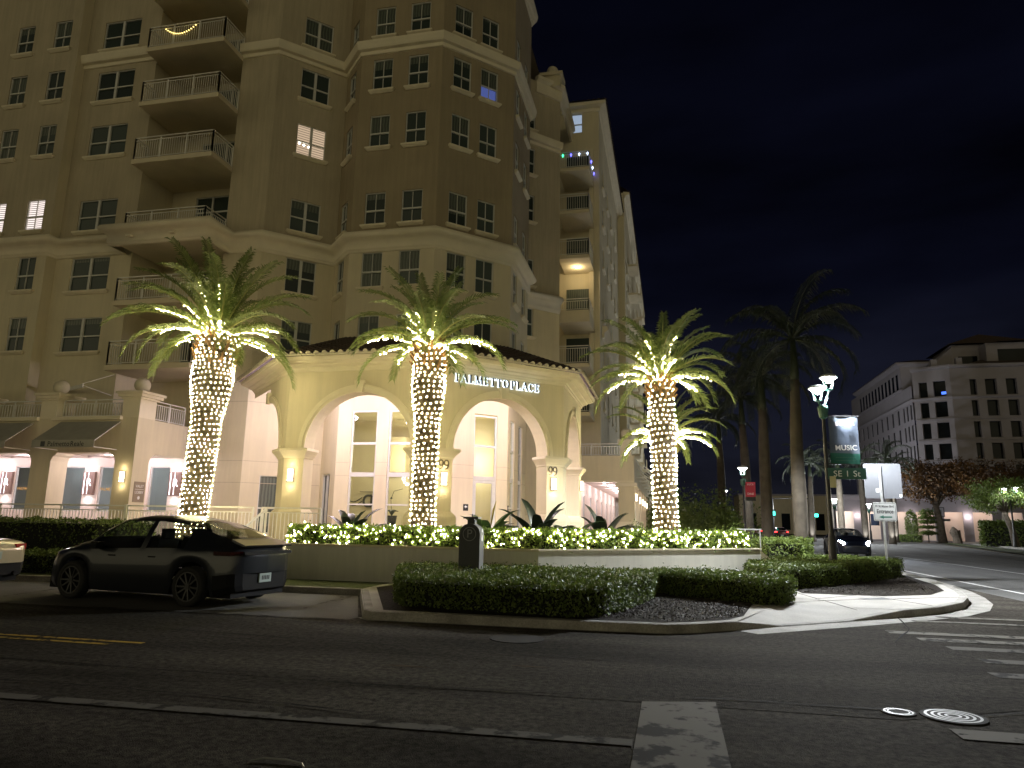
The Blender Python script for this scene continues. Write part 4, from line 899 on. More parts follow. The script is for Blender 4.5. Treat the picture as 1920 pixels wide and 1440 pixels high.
# right hand arcade
arc_r = empty('side_arcade', (-4,60,.9), 'cream arcade receding along the side street behind the right palms', 'arcade')
a = MB(); a.box(-2.85,-1.95,40.5,41.35,.9,4.0); a.box(-8,-1.95,40.5,41.35,4.0,5.42); YS = [41.35+4.2*k for k in range(14)]
for y in YS[1:]: a.box(-2.7,-1.95,y,y+.9,.9,3.9)
a.box(-2.7,-1.95,41.36,100,3.9,5.42); a.obj('wall', M['cream'], arc_r)
a = MB(); a.box(-3.0,-1.8,40.38,41.5,3.7,3.9); a.box(-8,-1.95,40.44,40.495,3.92,4.02); a.box(-2.98,-1.82,40.4,41.48,.9,1.75); a.obj('moulding', M['trim'], arc_r)
a = MB(); a.box(-2.7,-2.1,40.502,41.2,5.42,6.1); a.box(-2.85,-1.9,40.38,41.35,6.1,6.35); a.obj('pier_cap', M['trim'], arc_r); finial(-2.38,40.86,6.70,.33,'stone ball on the right hand arcade pier beside the right palm')
c = MB(); railing(c, [(-7.6,40.7),(-2.75,40.7)], 5.42, 6.12, .15, 1.6, .035); c.obj('railing', M['white_metal'], arc_r)
s = MB(); FI = Fr((-5.6,41.4),(0,1)); io = [(1.2+4.2*k,2.5+4.2*k,1.0,3.4) for k in range(13)]; panel(s, FI, 0, 58, .9, 4.3, io, .1); s.add([(-5.7,41.36,4.3),(-1.96,41.36,4.3),(-1.96,100,4.3),(-5.7,100,4.3)],[(0,3,2,1)]); s.obj('inner_wall', M['pink'], arc_r)
panel_m = MB(); panel(panel_m, Fr((-8.5,42.5),(1,0)), 0, 2.9, .9, 4.3); panel_m.obj('end_wall', M['pink'], arc_r)
for o in io[:10]: window(FI, *o, 'slider', arc_r, M['pane_lit'] if 'pane_lit' in M else None, False)
for k in range(8):
    y = 42.6+4.2*k; t = empty('downlight', (-4.2,y,4.27), 'round downlight in the ceiling of the right hand arcade', 'downlight', 'side arcade downlights'); q = MB(); q.lathe([(.1,4.24),(.1,4.29)], (-4.2,y), 10); q.obj('lens', M['downlight'], t)
    lamp('arcade_lamp', (-4.2,y,4.1), 90, (1,.84,.92), .12, t)
FR_ = Fr((-1.95,40.5),(0,1))
for k in range(5): sconce(FR_, .45 if k == 0 else .85+4.2*k+.45, 3.1, f'lit oval wall lamp on the {["first","second","third","fourth","fifth"][k]} pier of the receding right arcade')
fr = MB()
for k in range(5):
    y0 = 42.2+4.2*k
    for y in (y0,y0+3.4): fr.bar((-1.9,y,5.3),(-.6,y,4.3),.05); fr.bar((-1.9,y,4.3),(-.6,y,4.3),.04); fr.bar((-1.9,y,4.8),(-1.25,y,4.3),.035)
    fr.bar((-.6,y0,4.3),(-.6,y0+3.4,4.3),.05); fr.bar((-1.25,y0,4.8),(-1.25,y0+3.4,4.8),.04); fr.bar((-1.9,y0,5.3),(-1.9,y0+3.4,5.3),.05)
tag(fr.obj('awning_support', M['white_metal']), 'row of bare sloping awning frames on the right hand arcade wall', 'awning frame')
g = MB(); g.box(-8,-2.7,41.36,44,4.95,5.0); struct('terrace_deck', g, M['paving'])
# stairs and the front railing of the terrace
fence = empty('terrace_railing', (-15,19.3,.9), 'long metal picket railing along the terrace behind the parked car', 'railing')
def picket(x0, x1, y, z0, z1, m, name):
    q = MB(); railing(q, [(x0,y),(x1,y)], z0, z1, .12, 2.3, .022); q.obj(name, m, fence)
picket(-38,-16.65,19.3,.9,1.9,M['white_metal'],'railing_section'); picket(-16.55,-12.2,19.3,.9,1.9,M['white_metal'],'railing_section'); picket(-11.9,-10.0,19.3,.9,1.9,M['white_metal'],'railing_section')
q = MB(); q.box(-16.66,-16.57,19.25,19.35,.13,1.94); q.obj('gate_post', M['white_metal'], fence)
st = empty('entrance_steps', (-12,18.4,.1), 'pale entrance steps with a sloping handrail behind the dark car', 'steps')
q = MB()
for k in range(5): q.box(-13.2,-11.75,17.8+.3*k,19.3,.13+.154*k,.13+.154*(k+1))
q.obj('steps', M['concrete'], st)
q = MB(); pa, pb = Vector((-11.7,17.75,1.12)), Vector((-11.7,19.2,1.86))
q.bar(pa,pb,.05); q.bar(pa-Vector((0,0,.8)),pb-Vector((0,0,.8)),.04); q.bar(pa,pa-Vector((0,0,.95)),.05); q.bar(pb,pb-Vector((0,0,.95)),.05)
for k in range(1,11): p = pa.lerp(pb,k/11); q.bar(p,p-Vector((0,0,.8)),.02)
q.bar(pa,pa+Vector((0,-.12,-.1)),.05); q.obj('handrail', M['white_metal'], st)
hr = MB(); hr.tube([(-10.5,19.9,.95),(-10.2,19.95,1.2),(-9.45,20.1,1.75),(-9.1,20.2,1.75)], .022, 6); hr.bar((-9.2,20.18,.9),(-9.2,20.18,1.74),.03); tag(hr.obj('handrail', M['white_metal']), 'short pale handrail rising inside the left arch', 'handrail')

# ================================================================== PLANTING
def frond_geom(L, e0, droop, rng, n=58, llen=.42, lw=.03, vee=.5, twist=0.0, start=.12, hang=.35):
    """one feather leaf heading +X: returns rib points, leaflet vertices, leaflet faces"""
    k = 22; pts = [np.zeros(3)]; th = e0; ds = L/k
    yaw = 0
    for i in range(k):
        s = (i+1)/k; th = e0-droop*s**1.6; yaw += twist/k
        pts.append(pts[-1]+ds*np.array([math.cos(th)*math.cos(yaw), math.cos(th)*math.sin(yaw), math.sin(th)]))
    pts = np.array(pts); V, F = [], []
    for j in range(n):
        s = start+(1-start)*(j+.5)/n; f = s*k; i = min(int(f), k-1); p = pts[i]+(pts[i+1]-pts[i])*(f-i); t = pts[i+1]-pts[i]; t /= np.linalg.norm(t)
        side = np.cross(t, [0,0,1]); side /= max(1e-6, np.linalg.norm(side)); up = np.cross(side, t)
        ll = llen*(.45+.55*math.sin(math.pi*min(1, .16+s*.80)))*rng.uniform(.85,1.12)
        for sg in (1,-1):
            d = side*sg*.8+t*(.55+.5*s)+up*vee*rng.uniform(.5,1.2); d /= np.linalg.norm(d)
            mid = p+d*ll*.55; end = p+d*ll+np.array([0,0,-hang*ll*rng.uniform(.5,1.3)])
            wv = t*lw*.5; o = len(V)
            V += [p-wv*.7, p+wv*.7, mid+wv, mid-wv, end]; F += [(o,o+1,o+2,o+3),(o+3,o+2,o+4,o+4)]
    return pts, np.array(V), F
def frond(name, geom, matl, ribm, parent, R_, base, lw0=.035):
    pts, V, F = geom; mb = MB()
    mb.tube(pts[:20], list(np.linspace(lw0,.006,20)), 4, 1); mb.add(V, [f if f[2] != f[3] else f[:3] for f in F], 0)
    me = mb.mesh(name); me.materials.append(matl); me.materials.append(ribm); me.polygons.foreach_set('material_index', mb.m)
    o = bpy.data.objects.new(name, me); COL.objects.link(o); o.parent = parent; o.matrix_basis = Matrix.Translation(Vector(base)-parent.location) @ R_
    return o
def octa(P, r):
    n = len(P); D = np.array([[1,0,0],[-1,0,0],[0,1,0],[0,-1,0],[0,0,1.25],[0,0,-1.25]])*r
    V = (P[:,None,:]+D[None]).reshape(-1,3); f = np.array([[0,2,4],[2,1,4],[1,3,4],[3,0,4],[2,0,5],[1,2,5],[3,1,5],[0,3,5]])
    return V, (f[None]+6*np.arange(n)[:,None,None]).reshape(-1,3)
def date_palm(x, y, z0, z1, r0, r1, label, llabel, seed, nf=34, L=3.0, lit=12, pitch=.132, lean=0, rb=.0125, scale_up=1.0, dens=1.0):
    rng = np.random.default_rng(seed); root = empty('date_palm', (x,y,z0), label, 'palm tree', 'string lit date palms')
    H = z1-z0
    def rad(t): # swollen head, waist, flared foot
        return np.interp(t, [0,.05,.2,.62,.70,.80,.93,1.0], [r0*1.18,r0*1.05,r0*.95,r0*1.0,r0*1.22,r1,r1*.92,r1*.60])
    def cx(t): return x+lean*(t-t*t*.3)
    nz_, na = int(H/.045), 40; zz = np.linspace(0,1,nz_); aa = np.linspace(0,2*math.pi,na,endpoint=False)
    Z, A = np.meshgrid(zz, aa, indexing='ij'); pat = np.abs(np.sin(4*A+Z*H*9.5)*np.sin(4*A-Z*H*9.5))
    Rr = rad(Z)*(1+.10*(pat-.4))+rng.normal(0,.006,Z.shape)
    V = np.stack([cx(Z)+Rr*np.cos(A), y+Rr*np.sin(A), z0+Z*H], -1).reshape(-1,3)
    i, j = np.meshgrid(np.arange(nz_-1), np.arange(na), indexing='ij'); F = np.stack([i*na+j, i*na+(j+1)%na, (i+1)*na+(j+1)%na, (i+1)*na+j], -1).reshape(-1,4)
    np_mesh('trunk', V, F, M['bark'], root)
    b = MB()
    for q in range(46):                       # cut leaf bases under the crown
        a = q*2.4; zq = z1-.05-.9*(q/46)**1.3*H*.16; rr = float(rad((zq-z0)/H)); tip = (cx(1)+(rr+.16)*math.cos(a), y+(rr+.16)*math.sin(a), zq+.26)
        b.tube([(cx(1)+(rr-.05)*math.cos(a), y+(rr-.05)*math.sin(a), zq),tip], [.05,.03], 4)
    b.obj('leaf_bases', M['bark_top'], root)
    BP = []
    for q in range(nf):
        az = q*2.39996+rng.uniform(-.25,.25); t = q/nf
        e0 = math.radians(np.interp(t, [0,.35,.7,1], [84,55,28,4])+rng.uniform(-6,6)); dr = math.radians(np.interp(t, [0,.4,1],[35,68,86])+rng.uniform(-10,14))
        ln = L*np.interp(t,[0,.3,1],[.82,1.05,.92])*rng.uniform(.9,1.08)
        gm = frond_geom(ln, e0, dr, rng, n=int(56*ln/3), llen=.46*L/3, lw=.042, twist=rng.uniform(-.45,.45))
        Rz = Matrix.Rotation(az,4,'Z'); base = (cx(1)+.12*math.cos(az), y+.12*math.sin(az), z1-.05+.25*(1-t))
        frond('frond', gm, M['frond'], M['rachis'], root, Rz, base)
        if q >= nf-lit or q in (3,7,10,14,17,20,23):
            P = gm[0]; top = rng.uniform(.5,.82) if q >= nf-lit else rng.uniform(.2,.55)
            m = int(top*ln/(.055 if q >= nf-lit else .075))
            for w in range(m):
                s = .03+top*w/m; f = s*22; i0 = min(int(f),21); p = P[i0]+(P[i0+1]-P[i0])*(f-i0)+rng.normal(0,.018,3)-np.array([0,0,.03])
                BP.append(np.array(Rz.to_3x3() @ Vector(p))+np.array(base))
    st = empty('string_lights', (x,y,z0), llabel, 'string lights', 'lights wound round the palms')
    helix = []; P = []
    turns = H*.96/pitch; nb = 0; a = 0; z = .04
    while z < H*.985:
        t = z/H; rr = float(rad(t))+.035; step = .142/dens/rr*rng.uniform(.75,1.3)
        a += step; z += pitch*step/(2*math.pi)
        wob = .035*math.sin(3*a*.37)+rng.normal(0,.012)
        P.append([cx(t)+rr*math.cos(a), y+rr*math.sin(a), z0+z+wob])
        if len(P)%3 == 0: helix.append((cx(t)+(rr-.02)*math.cos(a), y+(rr-.02)*math.sin(a), z0+z+wob))
    P = np.array(P+[list(p) for p in BP]); V, F = octa(P, rb); o = np_mesh('bulbs', V, F, M['bulb'], st); o['kind'] = 'stuff'
    w = MB(); w.tube(helix, .007, 3); w.obj('cable', M['wire'], st)
    return root
M['bark_top'] = mat('orange_leaf_base', (.16,.085,.03), .9, .3, 6)
date_palm(-13.35,18.0,.35,6.85,.38,.56,'stout date palm wrapped in white lights behind the parked dark car','white lights wound on the left palm trunk and its lower fronds',3,40,2.95,13,lean=.42)
date_palm(-6.42,18.1,.93,6.35,.31,.43,'date palm wrapped in white lights in front of the portico, between its two arches','white lights wound on the middle palm trunk, in front of the portico',5,40,2.35,11,pitch=.135,lean=.02,rb=.0132,dens=.95)
date_palm(-.12,21.6,.93,5.95,.34,.36,'date palm wrapped in white lights at the right end of the planter','white lights wound densely on the right palm trunk by the planter end',9,40,2.4,10,pitch=.15,lean=-.12,rb=.0138,dens=.95)
date_palm(-.14,29.5,.5,5.0,.33,.4,'smaller date palm with lit fronds half hidden behind the right palm trunk','white lights on the fronds of the palm hidden behind the right trunk',14,26,2.5,12,pitch=.16,rb=.018)

def leaves(P, Nn, size, rng, aspect=.55, jitter=.9):
    n = len(P); d = Nn+rng.normal(0,jitter,(n,3)); d /= np.linalg.norm(d,axis=1,keepdims=True)
    h = rng.normal(0,1,(n,3)); t = np.cross(d,h); t /= np.linalg.norm(t,axis=1,keepdims=True)+1e-9
    s = np.cross(d,t); L_ = (size*rng.uniform(.65,1.3,n))[:,None]
    V = np.stack([P-t*L_*.1, P+s*L_*aspect*.5+t*L_*.45, P+t*L_, P-s*L_*aspect*.5+t*L_*.45],1).reshape(-1,3)
    return V, np.arange(4*n).reshape(-1,4)
def hedge_box(pts_poly, z0, z1, n, size, matl, name, label, seed=1, group=None, rough=.06, sprigs=.02, core=.10):
    """clipped hedge over a plan polygon: dark twiggy core and many small leaves over its sides and top"""
    rng = np.random.default_rng(seed); poly_ = np.array(pts_poly, float); c = poly_.mean(0)
    root = empty(name, (c[0],c[1],z0), label, 'hedge', group)
    m = MB(); inn = [tuple(c+(p-c)*max(.5,1-core/np.linalg.norm(p-c))) for p in poly_]
    k = len(inn); m.add([(p[0],p[1],z0) for p in inn]+[(p[0],p[1],z1-core) for p in inn], [(i,(i+1)%k,k+(i+1)%k,k+i) for i in range(k)]); m.poly(inn, z1-core); m.obj('twigs', M['hedge_core'], root)
    e = np.roll(poly_,-1,0)-poly_; el = np.linalg.norm(e,axis=1); area2 = 0
    x0, y0 = poly_.min(0); x1, y1 = poly_.max(0)
    def inside(q):
        r = np.zeros(len(q),bool); j = len(poly_)-1
        for i in range(len(poly_)):
            a, b = poly_[i], poly_[j]
            cnd = ((a[1] > q[:,1]) != (b[1] > q[:,1])) & (q[:,0] < (b[0]-a[0])*(q[:,1]-a[1])/(b[1]-a[1]+1e-12)+a[0]); r ^= cnd; j = i
        return r
    A = .5*abs(np.dot(poly_[:,0],np.roll(poly_[:,1],-1))-np.dot(poly_[:,1],np.roll(poly_[:,0],-1)))
    sidea = el.sum()*(z1-z0); ntop = int(n*A/(A+sidea)); ns = n-ntop
    q = rng.uniform([x0,y0],[x1,y1],(ntop*4,2)); q = q[inside(q)][:ntop]
    def bumpz(q): return .035*np.sin(q[:,0]*5.1+1)*np.sin(q[:,1]*4.3)+.03*np.sin(q[:,0]*11+q[:,1]*9)
    PT_ = np.column_stack([q, z1+bumpz(q)-np.abs(rng.normal(0,rough,len(q)))+(rng.random(len(q)) < sprigs)*rng.uniform(0,.11,len(q))]); NT_ = np.tile([0,0,1.],(len(q),1))
    ei = rng.choice(len(el), ns, p=el/el.sum()); t = rng.random((ns,1)); pp = poly_[ei]+e[ei]*t
    sgn = 1 if np.sum((np.roll(poly_[:,0],-1)-poly_[:,0])*(np.roll(poly_[:,1],-1)+poly_[:,1])) < 0 else -1
    nn = np.column_stack([e[ei][:,1],-e[ei][:,0]])/el[ei][:,None]*sgn
    zz = z0+(z1-z0)*rng.random(ns)**.85; dep = np.abs(rng.normal(0,rough,ns))-.03-.03*np.sin(pp[:,0]*7+zz*6)
    PS = np.column_stack([pp-nn*dep[:,None], zz]); NS = np.column_stack([nn, np.full(ns,.35)])
    V, F = leaves(np.vstack([PT_,PS]), np.vstack([NT_,NS]), size, rng); o = np_mesh('leaves', V, F, matl, root)
    return root, np.vstack([PS,PT_]), np.vstack([NS,NT_])
def thick(path, w):
    P = [Vector(p) for p in path]; L_, R_ = [], []
    for i, p in enumerate(P):
        d = (P[min(i+1,len(P)-1)]-P[max(i-1,0)]).normalized(); n = Vector((-d.y,d.x))*w/2; L_.append(tuple(p+n)); R_.append(tuple(p-n))
    return R_+L_[::-1]
# planter wall with cap, and its soil
pw = empty('planter_wall', (-3,16.45,.13), 'long low cream planter wall with a thin cap under the lit hedge', 'planter wall')
WP = [(-9.62,19.2),(-9.62,16.45),(-3.0,16.45),(2.5,21.95)]
w = MB(); w.sweep(WP, [(-.22,.1),(0,.1),(0,.95),(-.22,.95)]); w.obj('wall', mat('pale_planter_wall', (.68,.66,.58), .9, .06, .8, .2, 40, grain=(4,.06,(1,1,.1))), pw)
w = MB(); w.sweep(WP, [(-.26,.95),(.035,.95),(.04,.965),(.04,1.0),(-.26,1.0)]); w.obj('cap', M['trim'], pw)
g = MB(); g.poly([(-9.5,16.6),(-3.05,16.6),(2.4,22.05),(2.0,31),(-3.4,31),(-3.6,24.5),(-7.2,20.9),(-9.5,20.6)], .93); struct('planting_bed', g, M['soil'])
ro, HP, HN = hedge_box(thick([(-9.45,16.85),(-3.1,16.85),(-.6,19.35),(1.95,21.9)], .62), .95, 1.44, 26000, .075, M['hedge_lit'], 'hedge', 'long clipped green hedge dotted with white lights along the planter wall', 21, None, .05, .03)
rng = np.random.default_rng(5); sel = (HP[:,2] > 1.0) & ((HN[:,1] < -.3) | ((HN[:,2] > .9) & (rng.random(len(HP)) < .25)))
idx = rng.choice(np.flatnonzero(sel), 400, replace=False); hl = empty('string_lights', (-3,16.5,1.0), 'white lights scattered through the long planter hedge', 'string lights')
V, F = octa(HP[idx]+HN[idx]*.03, .0118); o = np_mesh('bulbs', V, F, M['bulb'], hl); o['kind'] = 'stuff'
ci = HP[idx][np.argsort(HP[idx][:,0])]; w = MB(); w.tube([tuple(p) for p in ci], .005, 3); w.obj('cable', M['wire'], hl)
# dark hedges
hedge_box([(-34,16.6),(-15.1,16.6),(-14.75,17.0),(-14.75,18.4),(-34,18.4)], .13, 1.45, 26000, .085, M['hedge'], 'hedge', 'tall dark hedge below the terrace railing, left of the parked car', 31)
hedge_box([(-16.6,15.35),(-9.9,15.35),(-9.9,16.3),(-16.9,16.3)], .13, .66, 9000, .07, M['hedge'], 'hedge', 'low dark hedge strip behind the parked dark car', 32)
hedge_box([(-4.95,12.6),(-4.6,12.1),(-1.45,11.65),(-1.05,11.95),(-.8,13.2),(-.4,14.8),(-.35,16.2),(-5.9,16.2),(-5.9,15.3)], .13, .64, 46000, .055, M['hedge'], 'hedge', 'broad dark clipped hedge on the corner island behind the road kerb', 33, None, .06, .03)
hedge_box([(-.4,16.3),(1.7,14.75),(2.15,14.95),(2.4,15.6),(.6,17.5),(-.4,17.2)], .13, .62, 17000, .055, M['hedge'], 'hedge', 'rounded dark hedge end beside the pale sidewalk corner', 34, None, .06, .03)
hedge_box([(1.8,19.5),(2.2,18.4),(2.7,18.5),(4.0,20.1),(5.65,22.7),(7.0,24.8),(6.85,26),(4.4,26.6),(2.6,23.0)], .13, .68, 42000, .06, M['hedge'], 'hedge', 'sprawling low hedge lit from above around the near street lamp', 35, None, .06, .03)
hedge_box([(2.9,24.2),(3.9,24.0),(4.5,27.0),(5.3,29.6),(5.3,31),(4.0,31),(2.9,27.5)], .13, 1.18, 16000, .08, M['hedge'], 'hedge', 'taller dark hedge behind the lamp, below the royal palm trunks', 36, None, .07, .03)
# strap leaved plants in the planter
def strap_plant(x, y, z, n, L, wdt, label, seed, matl='agave', curl=1.0, e=(78,8)):
    rng = np.random.default_rng(seed); t = empty('strap_leaf_plant', (x,y,z), label, 'plant', 'strap leaved plants in the planter')
    for q in range(n):
        az = q*2.4+rng.uniform(-.3,.3); e0 = R(np.interp(q/n,[0,1],e)+rng.uniform(-8,8)); ln = L*rng.uniform(.75,1.1); m = MB(); k = 9; p = np.array([.04*math.cos(az),.04*math.sin(az),0.]); vs = []; th = e0
        for i in range(k+1):
            s = i/k; wv = wdt*(.35+.65*math.sin(math.pi*(.15+.8*s)))*(1 if s < .97 else .25)
            d = np.array([math.cos(th)*math.cos(az),math.cos(th)*math.sin(az),math.sin(th)]); sd = np.array([-math.sin(az),math.cos(az),0]); up = np.cross(sd,d)*-1
            vs += [p-sd*wv/2+up*wv*.18, p.copy(), p+sd*wv/2+up*wv*.18]; p = p+d*ln/k; th -= R(9)*curl*rng.uniform(.4,1.5)*(s+.25)
        fs = [(3*i+j,3*i+j+1,3*i+j+4,3*i+j+3) for i in range(k) for j in (0,1)]
        m.add([(x+a[0],y+a[1],z+a[2]) for a in vs], fs); m.obj('leaf', M[matl], t, True)
strap_plant(-8.55,18.3,.95,17,1.25,.30,'dark strap leaved plant behind the hedge in front of the left arch',1)
strap_plant(-4.75,18.6,.95,24,1.25,.26,'green broad leaved plant behind the parking pay station',2,'lily',1.1,(70,15))
strap_plant(-3.45,18.9,.95,19,1.4,.32,'dark strap leaved plant before the right pier of the portico',3)
strap_plant(-2.65,19.5,.95,24,1.1,.24,'low green broad leaved plant right of the big dark strap plant',4,'lily',1.2,(60,10))
strap_plant(-1.9,20.7,.95,17,1.35,.30,'dark strap leaved plant left of the right palm trunk',6)
strap_plant(1.3,23.2,.95,12,.9,.05,'low feathery plant right of the right palm trunk',7,'lily',1.2,(55,5))
t = empty('lily_flower', (-4.55,18.55,1.6), 'tall yellow tipped flower spike of the green plant behind the pay station', 'flower'); q = MB(); q.tube([(-4.7,18.6,1.4),(-4.62,18.6,1.9),(-4.55,18.6,2.15)], [.012,.03,.008], 6); q.obj('spike', mat('yellow_spike', (.35,.28,.05), .6, .2, 5), t)
# loose shrubs behind the right palm
def shrub(x, y, z, r, h, n, size, matl, name, label, seed, cat='shrub', group=None):
    rng = np.random.default_rng(seed); t = empty(name, (x,y,z), label, cat, group)
    d = rng.normal(0,1,(n,3)); d[:,2] = np.abs(d[:,2]); d /= np.linalg.norm(d,axis=1,keepdims=True); rr = rng.uniform(.55,1.05,n)*(1+.22*np.sin(5*np.arctan2(d[:,1],d[:,0])+3*d[:,2]))
    P = np.column_stack([x+d[:,0]*r*rr, y+d[:,1]*r*rr, z+d[:,2]*h*rr]); V, F = leaves(P, d, size, rng); np_mesh('foliage', V, F, M[matl], t)
    q = MB()
    for k in range(5): q.tube([(x,y,z-.05),(x+.5*r*math.cos(k*1.3),y+.5*r*math.sin(k*1.3),z+h*.55)], [.03,.01], 5)
    q.obj('stem', M['trunk'], t); return t
shrub(-1.2,25.5,.93,.6,.7,1600,.07,'hedge','shrub','small pale shrub left of the right palm foot',41)
shrub(2.2,27.5,.5,1.1,1.0,2600,.09,'hedge','shrub','dark shrub behind the right end of the lit hedge',42)
shrub(3.1,55,.13,3.4,3.6,6000,.22,'green_leaf','shrub','bright green rounded tree crown lit by a lamp beyond the palms',43,'tree')
shrub(-.2,62,.13,3.6,4.4,5000,.25,'hedge','shrub','dark rounded tree right of the arcade, behind the lit palms',44,'tree')
# loose bark mulch on the beds
rng = np.random.default_rng(77)
def chips(name, x0, x1, y0, y1, n, keep, z=.142):
    q = rng.uniform([x0,y0],[x1,y1],(n,2)); q = q[[keep(*p) for p in q]]
    V, F = leaves(np.column_stack([q, np.full(len(q), z)+rng.uniform(0,.018,len(q))]), np.tile([0,0,1.],(len(q),1)), .036, rng, .45, .5); o = np_mesh(name, V, F, M['chip']); tag(o, kind='stuff'); return o
M['chip'] = mat('bark_chip', (.012,.010,.008), .7, 0, 19, col2=(.075,.062,.050), spec=.3)
chips('mulch_chips', -1.4, 1.5, 11.65, 16.6, 11000, lambda x, y: y > 11.72+max(0,x-.1)*.95 and x < 1.05+(y-12.6)*.16 if y < 15 else y < 15.4)
chips('mulch_chips', 2.9, 7.3, 17.9, 25.5, 16000, lambda x, y: y > 17.95+max(0,x-4.5)*.78 and x < 6.3+(y-20)*.16)
# royal palms
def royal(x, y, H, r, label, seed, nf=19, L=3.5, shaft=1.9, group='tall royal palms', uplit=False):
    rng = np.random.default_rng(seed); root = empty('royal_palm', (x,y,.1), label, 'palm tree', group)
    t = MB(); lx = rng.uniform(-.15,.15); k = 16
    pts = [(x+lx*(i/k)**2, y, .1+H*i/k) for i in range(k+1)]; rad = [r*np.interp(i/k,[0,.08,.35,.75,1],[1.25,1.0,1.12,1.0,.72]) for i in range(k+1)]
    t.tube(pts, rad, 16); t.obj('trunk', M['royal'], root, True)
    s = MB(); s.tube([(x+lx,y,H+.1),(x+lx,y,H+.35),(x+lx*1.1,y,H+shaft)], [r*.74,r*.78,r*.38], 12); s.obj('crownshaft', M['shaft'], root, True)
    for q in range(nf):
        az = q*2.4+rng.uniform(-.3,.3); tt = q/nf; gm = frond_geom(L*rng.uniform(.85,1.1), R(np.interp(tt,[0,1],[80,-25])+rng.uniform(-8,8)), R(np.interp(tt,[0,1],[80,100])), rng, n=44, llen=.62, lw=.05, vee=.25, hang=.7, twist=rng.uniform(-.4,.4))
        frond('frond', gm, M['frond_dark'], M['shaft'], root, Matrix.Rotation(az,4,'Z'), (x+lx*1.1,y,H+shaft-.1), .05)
    return root
royal(4.93,30,7.4,.235,'nearest tall royal palm with a thick grey trunk, left of the street lamp',51)
royal(4.72,38,7.5,.265,'tall royal palm second from the street lamp, its trunk dim brown',52)
royal(4.6,45.5,7.7,.26,'tall royal palm behind the red banner, third from the lamp',53)
royal(4.1,60,8.4,.3,'tall royal palm farthest left, its trunk faint beside the lit shrub',54)
rp = royal(14.0,82,7.2,.3,'small distant royal palm uplit white at its foot, leftmost of its row',55,10,3.2,1.6,'distant uplit palms')
for i, (x, y, s) in enumerate([(15.4,86,'second from the left in its row'),(17.2,80,'third from the left, before the lamp post'),(18.6,92,'fourth from the left, right of the lamp post'),(20.4,84,'fifth from the left in its row'),(21.9,80,'sixth from the left, beside the big sign'),(25.6,92,'last on the right, behind the entrance sign')]):
    dup(rp, (x,y,.1), i*1.1, f'distant uplit royal palm, {s}')
for x, y in [(14.0,82),(15.4,86),(17.2,80),(18.6,92),(20.4,84),(21.9,80),(25.6,92)]: lamp('uplight', (x-.2,y-.75,.25), 420, (.92,.95,1), .08, None, 60, (.08,.22,1))
# broadleaf trees across the street
def broad_tree(x, y, H, crown, n, size, matl, label, seed, tr=.3, lean=0, cz=None):
    rng = np.random.default_rng(seed); t = empty('street_tree', (x,y,.13), label, 'tree'); q = MB(); cz = cz or H*.62
    q.tube([(x,y,.1),(x+lean*.3,y,H*.25),(x+lean,y,H*.48)], [tr*1.3,tr,tr*.75], 9)
    C = []
    for k in range(11):
        a = k*2.4; rr = crown[0]*rng.uniform(.35,.85); c = (x+lean+rr*math.cos(a), y+rr*.8*math.sin(a), cz+crown[1]*rng.uniform(-.55,.7)); C.append(c)
        mid = (x+lean+.45*rr*math.cos(a)+rng.uniform(-.3,.3), y+.4*rr*math.sin(a), (H*.48+c[2])/2+rng.uniform(-.1,.5)); q.tube([(x+lean*.9,y,H*.45),mid,c], [tr*.5,tr*.25,.03], 6)
    q.obj('trunk', M['trunk'], t, True)
    P, N_ = [], []
    for c in C:
        m = n//len(C); d = rng.normal(0,1,(m,3)); d /= np.linalg.norm(d,axis=1,keepdims=True); rad_ = crown[0]*.48*rng.uniform(.35,1.0,(m,1))**.5*(1+.3*np.sin(d[:,:1]*7+d[:,2:]*5)); P.append(np.array(c)+d*rad_*[1,1,.62]); N_.append(d+[0,0,.5])
    V, F = leaves(np.vstack(P), np.vstack(N_), size, rng, .5, 1.2); np_mesh('crown', V, F, M[matl], t); return t
broad_tree(31.8,96,9.5,(4.6,2.2),9000,.30,'orange_leaf','rust leaved tree across the street behind the big sign',61,.42,-.4,7.3)
broad_tree(37.0,92,8.8,(4.4,1.9),9000,.28,'orange_leaf','rust and gold tree in the middle of the far garden',62,.38,.2,6.3)
broad_tree(33.0,80,7.4,(3.4,1.2),7000,.24,'green_leaf','bright green tree with pale branches lit by the far right lamp',63,.28,-.8,5.0)
broad_tree(42.5,98,11,(5,2.4),7000,.32,'orange_leaf','golden brown tree at the right picture edge',64,.4,0,7.6)
hedge_box([(31.0,83),(45,78.5),(47,82),(33,87)], .13, 2.6, 15000, .26, M['hedge'], 'hedge', 'high leafy hedge along the far sidewalk at the right edge', 65, None, .35, .12, .5)
hedge_box([(26.9,95),(29.3,95),(29.3,96.2),(26.9,96.2)], .13, .95, 2500, .14, M['hedge'], 'hedge', 'small clipped hedge before the lit hotel arcade', 66)
t = empty('tiered_topiary', (30.3,96,.13), 'dark topiary clipped in five flat tiers before the lit hotel entrance', 'topiary')
rng = np.random.default_rng(8); q = MB(); q.tube([(30.3,96,.1),(30.3,96,3.9)], [.07,.03], 6); q.obj('stem', M['trunk'], t)
for k, (z, r, h) in enumerate([(1.25,1.05,.28),(1.95,1.1,.20),(2.55,1.1,.24),(3.05,1.0,.2),(3.6,.95,.55)]):
    n = 900; d = rng.normal(0,1,(n,3)); d /= np.linalg.norm(d,axis=1,keepdims=True); P = np.array([30.3,96,z])+d*[r,r,h]*rng.uniform(.5,1,(n,1)); V, F = leaves(P, d, .16, rng); np_mesh('tier', V, F, M['hedge'], t)
